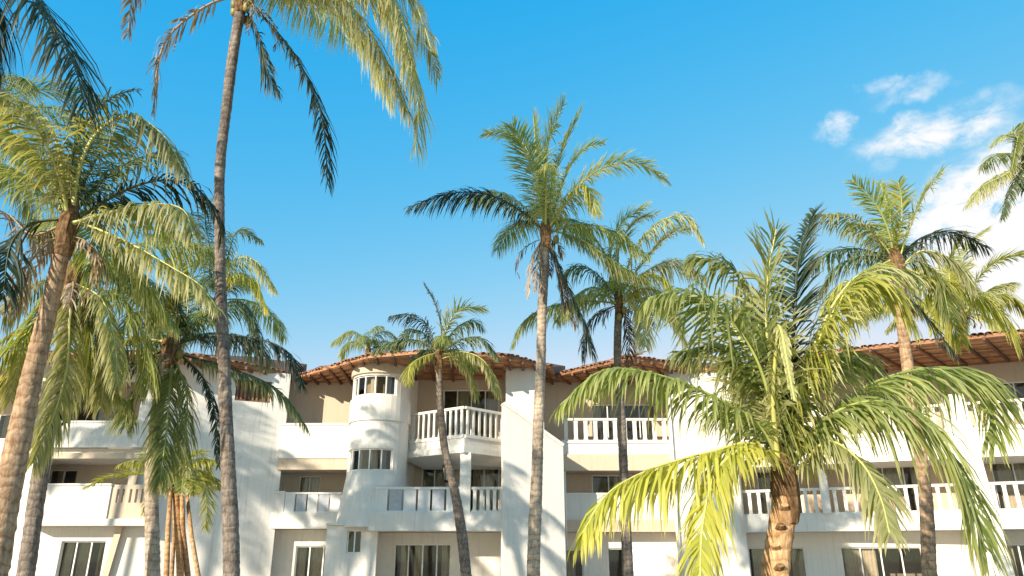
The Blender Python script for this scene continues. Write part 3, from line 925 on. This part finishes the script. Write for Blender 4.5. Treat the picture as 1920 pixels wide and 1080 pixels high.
def auto_frond(c, az, el, length, droop):
    """a free frond: bearing, starting elevation, length, total bend"""
    pts = [c.copy()]; e = el; n = 6
    for k in range(n):
        e -= droop / n * (0.5 + k / n)
        pts.append(pts[-1] + Vector((math.cos(az) * math.cos(e), math.sin(az) * math.cos(e), math.sin(e))) * length / n)
    return pts
def palm(name, label, D, trunk, fronds, auto=(), bark_='trunk_grey', r_scale=1.0, nuts=0, fibre=True, Lscale=1.0, seed=1, group='coconut palms in front of the hotel',
         extra_stems=(), lean=0., rings=True, width=.031, stubs=0, pairs=None, dead=0):
    """trunk: [(px, py, radius m)] from bottom to top on the plane y = D; fronds: (pixel points, depth change, style[, leaflet length])"""
    rnd = random.Random(seed)
    T = [at(px, py, D + lean * i / max(1, len(trunk) - 1)) for i, (px, py, r) in enumerate(trunk)]
    rr = [r * r_scale for _, _, r in trunk]
    if T[0].z > 0:
        dz = T[0] - T[1]; k = (T[0].z + .15) / max(.2, -dz.z)
        T.insert(0, Vector((T[0].x + dz.x * k * .7, T[0].y, -.15))); rr.insert(0, rr[0] * 1.12)
    org = Vector((T[0].x, T[0].y, 0))
    t = thing(name, label, 'palm tree', org, group)
    n = max(24, int(sum((b - a).length for a, b in zip(T, T[1:])) / .055))
    C, TL = catmull([p - org for p in T], n)
    # radius along the trunk, with the step of each old leaf scar
    acc = [0.]
    for a, b in zip(T, T[1:]): acc.append(acc[-1] + (b - a).length)
    rad = []; scar = 0.; nxt = 0
    for i in range(n + 1):
        s = acc[-1] * i / n; j = 0
        while j < len(acc) - 2 and acc[j + 1] < s: j += 1
        q = (s - acc[j]) / (acc[j + 1] - acc[j]); r = rr[j] + (rr[j + 1] - rr[j]) * min(1, q)
        if rings:
            if i >= nxt: scar = rnd.uniform(.02, .06); nxt = i + rnd.choice((2, 2, 3, 4))
            r *= 1 + scar + rnd.uniform(-.012, .012); scar *= .25
        rad.append(r)
    v, f = tube(C, rad, 14)
    for i in range(len(v)):
        k = i % 14; a = rnd.uniform(-.012, .012); v[i] = v[i] + (v[i] - C[i // 14]) * (a * 3 + .05 * math.sin(k * 2.1 + i // 14 * .13))
    obj('trunk', v, f, M[bark_], t, True)
    cw = T[-1]; top = rr[-1]
    for px, r_, py in extra_stems:
        b_ = at(px, 1080, D + rnd.uniform(-.4, .4)) - org; e_ = at((px + trunk[-1][0]) / 2, py, D + rnd.uniform(-.2, .2)) - org
        v, f = tube([Vector((b_.x, b_.y, -.1)), b_, b_.lerp(e_, .5) + Vector((rnd.uniform(-.05, .05), 0, 0)), e_], [r_ * 1.1, r_, r_ * .9, r_ * .7], 10)
        obj('stem', v, f, M[bark_], t, True)
        for q in range(3):
            az = rnd.uniform(0, 6.28)
            frond(t, org, auto_frond(e_ + org, az, R(rnd.uniform(35, 75)), rnd.uniform(1.1, 1.7), R(rnd.uniform(70, 120))), rnd.choice('YYyoG'), .36, rnd=rnd, width=width)
    crown = cw - org
    if fibre:   # fibrous heart of the crown where the leaf stalks meet
        m = []
        prof = [(-.42, 1.02), (-.25, 1.12), (-.05, 1.3), (.15, 1.3), (.35, .8), (.5, .2)]
        pts = [crown + Vector((0, 0, z)) for z, _ in prof]
        v, f = tube(pts, [top * s * 1.0 for _, s in prof], 12)
        for i in range(len(v)): v[i] = v[i] + Vector((rnd.uniform(-1, 1), rnd.uniform(-1, 1), rnd.uniform(-1, 1))) * top * .22
        obj('crown_fibre', v, f, M['fibre'], t)
    for fr in fronds:
        pts, dd, st = fr[:3]
        L_ = fr[3] if len(fr) > 3 else None
        K = len(pts)
        W = [cw + Vector((rnd.uniform(-.5, .5) * top, rnd.uniform(-.5, .5) * top, rnd.uniform(-.1, .2)))]
        start = 1 if math.hypot(pts[0][0] - trunk[-1][0], pts[0][1] - trunk[-1][1]) < 60 else 0
        for i in range(start, K):
            s = i / (K - 1)
            W.append(at(pts[i][0], pts[i][1], cw.y + dd * s))
        o = frond(t, org, W, st, (L_ * Lscale) if L_ else None, pairs, rnd=rnd, width=width)
    for az, el, ln, dr, st in auto:
        frond(t, org, auto_frond(cw + Vector((0, 0, .1)), R(az), R(el), ln, R(dr)), st, None, pairs, rnd=rnd, width=width)
    for q in range(dead):
        frond(t, org, auto_frond(cw + Vector((0, 0, -.1)), rnd.uniform(0, 6.28), R(rnd.uniform(-25, 15)), rnd.uniform(.7, 1.5), R(rnd.uniform(90, 130))), rnd.choice('bbk'), .3, 26, rnd=rnd, width=width, rib=.7)
    if nuts:
        u = []
        for k in range(nuts):
            a = rnd.uniform(0, 6.28); c = crown + Vector((math.cos(a) * top * rnd.uniform(1.4, 2.4), math.sin(a) * top * rnd.uniform(1.4, 2.4), rnd.uniform(-.55, -.05)))
            v, f = tube([c + Vector((0, 0, z)) for z in (-.13, -.09, 0, .07, .11)], [.02, .065, .085, .065, .02], 10)
            obj('coconut', v, f, M['nut'], t, True)
    for k in range(stubs):     # sawn-off leaf bases
        i = int(n * (.55 + .42 * k / max(1, stubs))); a = rnd.uniform(3.4, 6.0) if k % 2 else rnd.uniform(2.8, 6.6)
        c = C[i]; d = Vector((math.cos(a), math.sin(a), .55)).normalized()
        v, f = tube([c + d * rad[i] * .6, c + d * rad[i] * 1.05, c + d * (rad[i] * 1.15 + .05)], [.075, .06, .045], 8, .55)
        obj('leaf_stub', v, f, M['fibre'] if k % 2 else M['trunk_cut'], t)
    return t

# 1 tall palm whose crown leaves the top of the frame
palm('coconut_palm', 'tallest palm, its thin grey trunk rising through the frame left of the tower', 12.5,
     [(434, 1080, .145), (429, 900, .125), (421, 700, .108), (413, 500, .102), (412, 330, .10), (427, 180, .105), (442, 70, .112), (455, -5, .12)],
     [([(450, 0), (400, 5), (345, 40), (308, 82), (293, 140), (287, 208)], -.3, 'b', .55),
      ([(450, -10), (380, -75), (290, -70), (250, -10), (240, 65)], .6, 'b', .6),
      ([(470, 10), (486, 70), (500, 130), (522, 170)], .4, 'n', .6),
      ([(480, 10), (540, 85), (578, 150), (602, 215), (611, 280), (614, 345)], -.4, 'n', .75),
      ([(480, -10), (590, -60), (700, -20), (752, 80), (782, 180), (780, 272)], -.6, 'o', 1.25),
      ([(480, -10), (580, -40), (660, 10), (720, 110), (765, 210)], -.9, 'o', 1.2),
      ([(480, -10), (570, -70), (680, -50), (740, 30), (775, 130)], .2, 'o', 1.2),
      ([(480, -20), (600, -90), (740, -50), (792, 40), (820, 145)], .8, 'o', 1.0),
      ([(480, -10), (560, -45), (630, -10), (690, 90), (735, 190)], .5, 'o', .9),
      ([(475, -10), (560, -80), (660, -70), (740, 0), (770, 110)], -1.2, 'o', .95)],
     [(60, 45, 4.2, 60, 'o'), (100, 65, 4.2, 40, 'g'), (160, 72, 4.2, 40, 'g'), (20, 45, 4.2, 50, 'g'), (250, 72, 4.2, 40, 'g'), (310, 60, 4.2, 60, 'o'), (200, 75, 4., 40, 'g'), (280, 65, 4., 50, 'g'), (130, 78, 4., 30, 'g'), (340, 70, 4, 60, 'g'), (30, 75, 4, 50, 'g')],
     nuts=6, dead=3, r_scale=.9, seed=11, bark_='trunk_grey')
# 2 palm beside the camera, only one dark frond in view
palm('coconut_palm', 'palm outside the left edge whose dark frond hangs into the top left corner', 8.5,
     [(-330, 1080, .15), (-320, 600, .13), (-260, 100, .12), (-200, -180, .12)],
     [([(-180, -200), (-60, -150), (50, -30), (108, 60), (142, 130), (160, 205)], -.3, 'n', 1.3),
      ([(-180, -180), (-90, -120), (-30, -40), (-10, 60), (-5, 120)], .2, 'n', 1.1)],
     [(150, 50, 3.6, 70, 'd'), (220, 40, 3.6, 80, 'g'), (100, 60, 3.6, 60, 'g'), (300, 50, 3.6, 70, 'g')], nuts=0, seed=12)
# 3 leaning palm at the left edge
palm('leaning_palm', 'leaning palm with a smooth tan trunk at the left edge', 9.5,
     [(-14, 1080, .165), (6, 960, .152), (32, 840, .138), (62, 700, .125), (88, 590, .11), (112, 490, .10), (126, 430, .105)],
     [([(120, 420), (118, 330), (100, 250), (50, 195), (-30, 185)], -.5, 'o', .55),
      ([(140, 410), (150, 310), (190, 240), (250, 218), (310, 260), (345, 325)], -.6, 'o', .75),
      ([(130, 400), (135, 300), (165, 225), (215, 180), (250, 170)], .5, 'd', .55),
      ([(150, 420), (200, 375), (285, 340), (360, 348), (408, 400), (415, 440)], .4, 'n', .62),
      ([(160, 425), (220, 395), (300, 383), (345, 395), (362, 440)], -.8, 'o', .7),
      ([(160, 440), (240, 455), (320, 500), (375, 535), (405, 575)], -.4, 'o', .55),
      ([(110, 430), (70, 350), (20, 315), (-40, 340)], .3, 'g', .6),
      ([(100, 440), (60, 420), (20, 460), (5, 560)], -.6, 'n', .6),
      ([(120, 450), (60, 440), (10, 400), (-50, 420)], .5, 'b', .5),
      ([(120, 455), (75, 470), (40, 520), (25, 590)], .2, 'b', .4),
      ([(135, 430), (200, 440), (270, 520), (300, 600)], .9, 'g', .7)],
     [(80, 55, 2.6, 80, 'g'), (110, 40, 2.6, 90, 'g'), (270, 60, 2.2, 80, 'o'), (200, 70, 2.6, 70, 'g'), (60, 75, 2.4, 50, 'd'), (100, 80, 2.4, 40, 'd')],
     bark_='trunk_tan', nuts=0, dead=5, seed=13, rings=True)
# 4 thin palm beside it
palm('coconut_palm', 'thin grey palm standing just right of the leaning tan trunk', 13.5,
     [(48, 1080, .14), (66, 950, .13), (98, 760, .125), (124, 620, .12), (138, 520, .12)],
     [([(140, 520), (130, 600), (125, 690), (100, 780), (62, 868)], -.6, 'o', .75),
      ([(140, 520), (190, 560), (215, 640), (220, 720)], -.4, 'o', .7),
      ([(140, 520), (90, 560), (50, 630), (10, 660), (-40, 720)], .2, 'g', .6),
      ([(140, 520), (160, 590), (165, 680), (150, 760)], .3, 'g', .7),
      ([(140, 520), (200, 500), (270, 540), (330, 610)], .6, 'g', .75),
      ([(140, 520), (60, 540), (0, 590), (-40, 600)], .5, 'o', .6),
      ([(140, 520), (180, 580), (200, 660), (190, 760)], .8, 'o', .8), ([(140, 520), (230, 560), (270, 640), (280, 730)], 1.0, 'g', .8),
      ([(140, 520), (80, 600), (40, 670), (20, 750)], .9, 'o', .75), ([(140, 520), (170, 620), (185, 700), (240, 760)], 1.4, 'g', .7)],
     [(90, 50, 3, 90, 'g'), (60, 30, 3, 90, 'd'), (120, 30, 3, 90, 'g'), (290, 40, 2.6, 90, 'g'), (20, 50, 3, 80, 'g')], dead=4, seed=14, nuts=0)
# 5 palm with the ringed tan lower trunk
palm('coconut_palm', 'palm with a pale ringed trunk and bushy crown left of the tallest trunk', 15.5,
     [(286, 1080, .14), (284, 960, .125), (286, 850, .12), (300, 740, .125), (320, 655, .15)],
     [([(320, 640), (332, 560), (325, 490), (296, 430)], -.5, 'Y', .7),
      ([(320, 640), (345, 560), (370, 500), (395, 470)], .4, 'Y', .75),
      ([(320, 640), (275, 570), (220, 545), (165, 590), (150, 640)], -.4, 'g', .7),
      ([(330, 640), (390, 590), (450, 575), (480, 625)], .3, 'd', .65),
      ([(335, 645), (400, 630), (480, 634), (540, 660), (565, 720)], -.5, 'n', .7),
      ([(310, 660), (240, 690), (180, 725), (120, 785)], -.3, 'n', .5),
      ([(315, 665), (318, 730), (312, 810), (300, 905)], -.8, 'g', .75),
      ([(330, 665), (378, 705), (402, 770), (410, 875)], -.6, 'n', .3),
      ([(330, 665), (350, 740), (345, 830), (330, 890)], -.2, 'g', .7),
      ([(310, 650), (240, 628), (150, 606), (60, 612), (0, 640)], .5, 'y', .55),
      ([(310, 660), (250, 740), (235, 800)], -.6, 'g', .7),
      ([(335, 655), (430, 690), (520, 730), (575, 800)], .5, 'd', .6)],
     [(90, 60, 3, 70, 'g'), (60, 40, 3, 80, 'd'), (120, 40, 3, 90, 'g'), (270, 40, 2.4, 110, 'g'), (150, 30, 3, 90, 'd')],
     bark_='trunk_pale', nuts=3, dead=4, seed=15)
# 6 crown hidden behind the tall trunk
palm('coconut_palm', 'palm mostly hidden behind the tallest grey trunk, frond tips showing to the right', 21,
     [(428, 1080, .13), (424, 900, .12), (416, 700, .115), (410, 570, .12)],
     [([(410, 560), (440, 490), (480, 490), (515, 540)], -.4, 'o', .8),
      ([(410, 560), (430, 520), (470, 520), (500, 575)], .5, 'y', .75),
      ([(410, 560), (450, 565), (475, 600), (485, 650)], -.3, 'd', .8),
      ([(410, 560), (380, 480), (340, 440), (290, 440)], .3, 'd', .8),
      ([(410, 560), (395, 470), (385, 410), (400, 370)], .5, 'd', .7),
      ([(410, 560), (360, 540), (320, 560), (290, 620)], .2, 'g', .8),
      ([(410, 560), (430, 470), (450, 430), (490, 450)], .6, 'd', .6)],
     [(90, 60, 3, 70, 'd'), (60, 30, 3, 90, 'g'), (280, 30, 2.6, 100, 'd'), (130, 30, 3, 90, 'd')], dead=2, seed=16)
# 7 small clumping palm near the left wing
palm('clumping_palm', 'small yellowing palm with reddish stems against the weathered wall', 20,
     [(338, 1080, .09), (334, 1000, .085), (330, 925, .08)],
     [([(330, 920), (300, 890), (265, 888), (205, 893), (160, 915)], -.4, 'Y', .4),
      ([(330, 920), (352, 885), (378, 890), (388, 940), (385, 990)], -.2, 'Y', .5),
      ([(330, 920), (345, 870), (375, 850), (395, 900)], .2, 'Y', .5),
      ([(330, 920), (300, 910), (270, 960)], .3, 'y', .4),
      ([(330, 920), (320, 860), (290, 850), (255, 880)], .3, 'G', .5)],
     [(270, 50, 1.4, 110, 'y'), (100, 60, 1.6, 80, 'g'), (60, 50, 1.6, 90, 'y')], bark_='trunk_cut', seed=17, fibre=False, group='low palms by the wall', extra_stems=((312, .07, 905), (352, .075, 915), (372, .06, 930), (322, .05, 900)))
# 8 palm in front of the tower bay
palm('coconut_palm', 'slender palm with a dark crown in front of the tower balconies', 22,
     [(874, 1080, .17), (866, 1000, .16), (852, 920, .14), (834, 840, .12), (826, 770, .115), (823, 700, .11), (823, 672, .12)],
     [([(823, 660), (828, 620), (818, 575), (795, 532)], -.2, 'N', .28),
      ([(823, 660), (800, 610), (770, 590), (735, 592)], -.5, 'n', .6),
      ([(823, 660), (795, 625), (765, 620), (748, 650)], .6, 'd', .6),
      ([(823, 660), (840, 610), (862, 580), (905, 578)], -.3, 'O', .7),
      ([(823, 660), (850, 620), (885, 600), (905, 615)], .5, 'd', .6),
      ([(823, 660), (870, 635), (905, 635), (932, 668)], -.6, 'd', .6),
      ([(823, 665), (795, 668), (770, 685), (765, 720)], -1.0, 'y', .5),
      ([(823, 665), (870, 660), (910, 680), (935, 740)], -.8, 'o', .6),
      ([(823, 665), (850, 670), (880, 700), (892, 745)], -.3, 'o', .55),
      ([(823, 665), (790, 640), (740, 640), (700, 660)], .8, 'd', .5)],
     [(90, 60, 2.2, 70, 'd'), (60, 40, 2.2, 90, 'g'), (120, 40, 2.2, 90, 'd'), (280, 45, 1.6, 100, 'g')], r_scale=.9, seed=18)
# 9 crown of a palm behind the roof
palm('coconut_palm', 'palm growing behind the tower roof, only its crown showing over the tiles', 46,
     [(692, 1080, .16), (692, 900, .15), (690, 660, .14)],
     [([(690, 655), (675, 628), (655, 622), (625, 640)], -.4, 'y', 1.0), ([(690, 655), (668, 640), (650, 648), (640, 668)], .4, 'y', 1.0),
      ([(690, 655), (705, 628), (728, 622), (755, 645)], -.3, 'd', 1.0), ([(690, 655), (715, 640), (740, 648), (752, 668)], .5, 'd', 1.0),
      ([(690, 655), (692, 630), (700, 615), (716, 612)], .5, 'g', .9)],
     [(90, 60, 3, 80, 'g'), (270, 50, 2.5, 110, 'g'), (45, 40, 3, 90, 'd')], seed=19, group='palms behind the hotel roof')
# 10 central palm against the sky
palm('coconut_palm', 'palm with a straight pale trunk standing alone against the sky in the centre', 18,
     [(1000, 1080, .15), (1006, 900, .135), (1013, 700, .12), (1018, 550, .115), (1023, 440, .12)],
     [([(1024, 430), (1022, 350), (1028, 270), (1058, 190)], -.3, 'G', .7),
      ([(1024, 430), (1035, 350), (1055, 280), (1090, 205)], .4, 'G', .65),
      ([(1024, 430), (1012, 350), (1005, 280), (1000, 215)], .5, 'G', .65),
      ([(1020, 430), (1010, 340), (985, 275), (950, 248), (908, 250)], -.4, 'O', .6),
      ([(1015, 430), (975, 395), (915, 365), (850, 362), (768, 388)], -.2, 'n', .75),
      ([(1015, 430), (980, 385), (930, 360), (880, 370)], .8, 'o', .7),
      ([(1030, 420), (1060, 330), (1095, 280), (1130, 268)], .3, 'G', .6),
      ([(1035, 425), (1080, 355), (1130, 315), (1195, 305), (1250, 338)], -.4, 'O', .65),
      ([(1035, 425), (1070, 370), (1100, 350), (1118, 400)], -.9, 'y', .65),
      ([(1035, 430), (1095, 420), (1160, 440), (1215, 480)], .2, 'g', .6),
      ([(1035, 440), (1090, 450), (1150, 490), (1215, 525)], -.5, 'g', .6),
      ([(1030, 460), (1065, 540), (1092, 600), (1112, 665)], -.3, 'n', .75),
      ([(1030, 460), (1050, 520), (1062, 570), (1080, 610)], .3, 'k', .5),
      ([(1015, 455), (1000, 480), (992, 520), (990, 555)], -.3, 'b', .3),
      ([(1015, 455), (1008, 490), (1004, 520), (1003, 545)], -.5, 'b', .25)],
     [(90, 65, 3.2, 70, 'g'), (60, 50, 3.2, 80, 'g'), (120, 50, 3, 90, 'g'), (270, 60, 2.6, 90, 'o'), (240, 75, 3, 50, 'G')],
     bark_='trunk_pale', nuts=4, dead=4, seed=20)
# 11 palm right behind it
palm('coconut_palm', 'windswept palm just right of the centre palm, crossing the upper balcony', 21,
     [(1178, 1080, .16), (1172, 950, .145), (1166, 800, .13), (1158, 680, .12), (1160, 570, .12)],
     [([(1160, 560), (1145, 480), (1165, 420), (1212, 385)], -.2, 'O', .75),
      ([(1160, 560), (1185, 480), (1230, 420), (1285, 405), (1318, 450)], -.4, 'o', .8),
      ([(1160, 560), (1200, 500), (1255, 440), (1300, 430)], .5, 'O', .7),
      ([(1155, 560), (1100, 565), (1030, 575), (985, 600), (962, 645)], -.4, 'g', .7),
      ([(1155, 560), (1120, 590), (1100, 620), (1095, 670)], .2, 'n', .7),
      ([(1165, 560), (1215, 560), (1265, 600), (1300, 690)], -.5, 'o', .8),
      ([(1165, 560), (1205, 540), (1250, 560), (1280, 620)], .5, 'y', .8),
      ([(1155, 555), (1115, 510), (1075, 500), (1050, 530)], .4, 'd', .7),
      ([(1160, 555), (1130, 470), (1100, 430), (1080, 430)], .6, 'g', .7),
      ([(1165, 560), (1190, 570), (1205, 610), (1210, 650)], -.8, 'o', .7),
      ([(1165, 555), (1210, 510), (1265, 490), (1320, 520)], .2, 'o', .85), ([(1165, 555), (1200, 520), (1240, 520), (1275, 570)], -.9, 'y', .8),
      ([(1160, 550), (1160, 470), (1185, 420), (1230, 400)], .7, 'O', .7), ([(1158, 560), (1120, 540), (1085, 550), (1060, 590)], -.8, 'g', .75),
      ([(1160, 560), (1175, 600), (1180, 640), (1180, 680)], .4, 'k', .6)],
     [(90, 60, 3, 80, 'g'), (60, 40, 3, 90, 'd'), (130, 40, 3, 90, 'g'), (270, 50, 2.2, 110, 'g')], nuts=2, dead=4, r_scale=.9, seed=21)
# 12 big young palm in front, low crown
palm('coconut_palm', 'big low palm in front with an orange scarred trunk and wide drooping fronds', 9.0,
     [(1454, 1080, .15), (1462, 1010, .142), (1469, 955, .138), (1472, 912, .125)],
     [([(1465, 870), (1425, 800), (1340, 745), (1230, 702), (1130, 695), (1050, 760)], -.5, 'g', .62),
      ([(1465, 880), (1420, 835), (1330, 848), (1220, 880), (1140, 925), (1092, 1000)], -.7, 'y', .78),
      ([(1465, 880), (1410, 838), (1345, 880), (1318, 980), (1312, 1100)], -1.1, 'y', .62),
      ([(1470, 860), (1452, 740), (1438, 620), (1440, 520), (1455, 430)], -.5, 'O', .8),
      ([(1475, 860), (1480, 720), (1490, 600), (1498, 480), (1528, 395)], .4, 'N', .5),
      ([(1465, 860), (1440, 700), (1415, 580), (1370, 500), (1300, 480)], .5, 'g', .8),
      ([(1465, 860), (1430, 700), (1370, 600), (1290, 545), (1215, 560)], -.4, 'g', .85),
      ([(1475, 860), (1500, 730), (1545, 620), (1605, 530), (1670, 540), (1712, 610)], -.6, 'y', .72),
      ([(1475, 860), (1510, 700), (1570, 560), (1640, 500), (1720, 520)], .4, 'o', .7),
      ([(1480, 870), (1530, 800), (1630, 752), (1725, 785), (1795, 880), (1850, 1035)], -.9, 'g', .95),
      ([(1480, 865), (1560, 770), (1670, 705), (1785, 690), (1855, 730), (1868, 830)], .5, 'g', .85),
      ([(1480, 880), (1545, 830), (1610, 862), (1650, 930), (1668, 1000)], -1.2, 'o', .55),
      ([(1470, 870), (1440, 760), (1395, 680), (1340, 650), (1270, 660)], .7, 'g', .75),
      ([(1475, 865), (1490, 760), (1530, 690), (1590, 660), (1640, 700)], .8, 'g', .7),
      ([(1462, 870), (1450, 760), (1455, 650), (1462, 610), (1480, 700), (1490, 750)], -1.3, 'o', .13)],
     [(90, 60, 3, 80, 'g'), (100, 80, 3.2, 40, 'O')],
     bark_='trunk_cut', seed=22, stubs=5, width=.036)
# 13 tall right palm
palm('coconut_palm', 'right palm with tan trunk and upright bright crown above the roof', 15,
     [(1744, 1080, .14), (1734, 920, .135), (1716, 780, .13), (1698, 660, .13), (1686, 540, .13), (1682, 500, .14)],
     [([(1682, 490), (1665, 430), (1640, 380), (1598, 338)], -.3, 'G', .5),
      ([(1682, 490), (1672, 420), (1660, 370), (1650, 345)], .3, 'Y', .45),
      ([(1682, 490), (1690, 420), (1690, 370), (1684, 342)], -.5, 'Y', .45),
      ([(1682, 490), (1705, 430), (1730, 370), (1765, 325)], -.4, 'O', .6),
      ([(1682, 490), (1640, 440), (1590, 405), (1518, 402)], -.2, 'o', .55),
      ([(1682, 490), (1720, 450), (1780, 435), (1850, 465)], .3, 'n', .6),
      ([(1682, 495), (1630, 480), (1570, 500), (1530, 560)], .4, 'd', .6),
      ([(1682, 495), (1720, 490), (1760, 520), (1780, 590)], -.6, 'g', .7),
      ([(1682, 500), (1710, 560), (1750, 610), (1790, 665)], -.4, 'n', .5),
      ([(1682, 495), (1650, 500), (1620, 540), (1605, 600)], -.7, 'y', .65),
      ([(1682, 490), (1730, 470), (1790, 490), (1830, 540)], -.9, 'o', .6),
      ([(1682, 495), (1740, 520), (1810, 540), (1880, 590), (1905, 650)], -.6, 'y', .75), ([(1682, 495), (1730, 530), (1770, 570), (1800, 640)], .5, 'y', .7),
      ([(1682, 495), (1640, 530), (1580, 530), (1540, 580)], .2, 'y', .7)],
     [(90, 70, 2.6, 60, 'g'), (60, 55, 2.6, 80, 'g'), (120, 50, 2.6, 80, 'd'), (80, 30, 2.6, 90, 'd')],
     bark_='trunk_tan', nuts=3, dead=3, r_scale=.9, seed=23)
# 14 palm behind the right wing, broad yellow fronds above the roof
palm('coconut_palm', 'palm behind the right wing roof with broad yellow-green fronds', 42,
     [(1826, 1080, .2), (1818, 900, .19), (1812, 720, .18), (1806, 590, .17)],
     [([(1806, 590), (1770, 580), (1700, 560), (1620, 585)], -.3, 'y', 1.3),
      ([(1806, 590), (1830, 530), (1870, 490), (1930, 475)], -1.5, 'Y', 1.2),
      ([(1806, 590), (1800, 520), (1815, 460), (1850, 430)], 1.3, 'O', 1.1),
      ([(1806, 590), (1850, 555), (1900, 560), (1950, 610)], -1.2, 'y', 1.3),
      ([(1806, 590), (1840, 590), (1870, 610), (1885, 650)], -2.4, 'o', 1.1),
      ([(1806, 590), (1775, 530), (1740, 500), (1690, 510)], 1.4, 'o', 1.2),
      ([(1806, 590), (1790, 560), (1765, 570), (1750, 620)], -2.2, 'y', 1.2),
      ([(1806, 590), (1835, 560), (1860, 540), (1900, 530)], .5, 'o', 1.2),
      ([(1806, 590), (1780, 520), (1790, 470), (1810, 440)], -1., 'Y', 1.0)],
     [(90, 60, 5, 80, 'y'), (60, 40, 5, 90, 'y'), (130, 40, 5, 90, 'o'), (270, 40, 4, 110, 'o')], seed=24, dead=3, width=.07, group='palms behind the hotel roof')
# 15 palm outside the right edge
palm('coconut_palm', 'palm at the right edge, its drooping crown against the bright cloud', 20,
     [(1942, 1080, .12), (1940, 800, .11), (1934, 500, .10), (1928, 310, .11)],
     [([(1928, 300), (1905, 255), (1885, 255), (1864, 272)], -.3, 'O', .5),
      ([(1928, 300), (1930, 240), (1915, 235), (1895, 330)], -.2, 'g', .5),
      ([(1928, 310), (1890, 320), (1850, 340), (1822, 365)], .3, 'o', .6),
      ([(1928, 310), (1880, 330), (1840, 350), (1812, 385)], -.3, 'o', .6),
      ([(1928, 310), (1905, 340), (1890, 370), (1880, 410)], -.4, 'd', .45),
      ([(1928, 310), (1970, 260), (2030, 260), (2080, 320)], .2, 'g', .7), ([(1928, 310), (1980, 320), (2020, 370), (2040, 430)], -.2, 'g', .7)],
     [(90, 60, 2.4, 80, 'g'), (60, 40, 2.4, 90, 'd'), (270, 50, 2, 110, 'g')], seed=25)

# palms standing out of view to the left; their shade falls on the foot of the tower
def shade_palm(x, y, h, seed, label):
    px, py = proj((x, y, h))
    b = proj((x - .6, y, 1.2)); m = proj((x - .3, y, h * .5))
    palm('coconut_palm', label, y, [(b[0], b[1], .16), (m[0], m[1], .13), (px, py, .12)], [],
         [(a + seed * 17, e, 4.2, 85, st) for a, e, st in ((0, 45, 'g'), (40, 30, 'g'), (80, 50, 'o'), (120, 35, 'g'), (160, 45, 'd'), (200, 30, 'g'), (240, 50, 'g'), (280, 35, 'o'), (320, 40, 'g'),
          (20, 70, 'G'), (100, 75, 'G'), (180, 70, 'G'), (260, 72, 'G'), (340, 8, 'o'), (60, 5, 'o'), (140, 10, 'o'), (220, 5, 'o'))], seed=seed, group='palms out of view left of the frame')
shade_palm(-18.3, 16.5, 11.6, 41, 'palm out of view left of the frame, shading the foot of the tower')
shade_palm(-21.5, 13.5, 12.6, 42, 'farther palm out of view left of the frame, shading the left balcony slab')
shade_palm(-15.2, 17.5, 12.4, 43, 'palm out of view nearest the left frame edge, shading the tower balcony')
shade_palm(-23.2, 20.5, 12.4, 44, 'palm out of view far left of the frame, shading the weathered wall')
shade_palm(-26.5, 19.0, 13.4, 45, 'tallest palm out of view left of the frame, shading the slotted balcony')
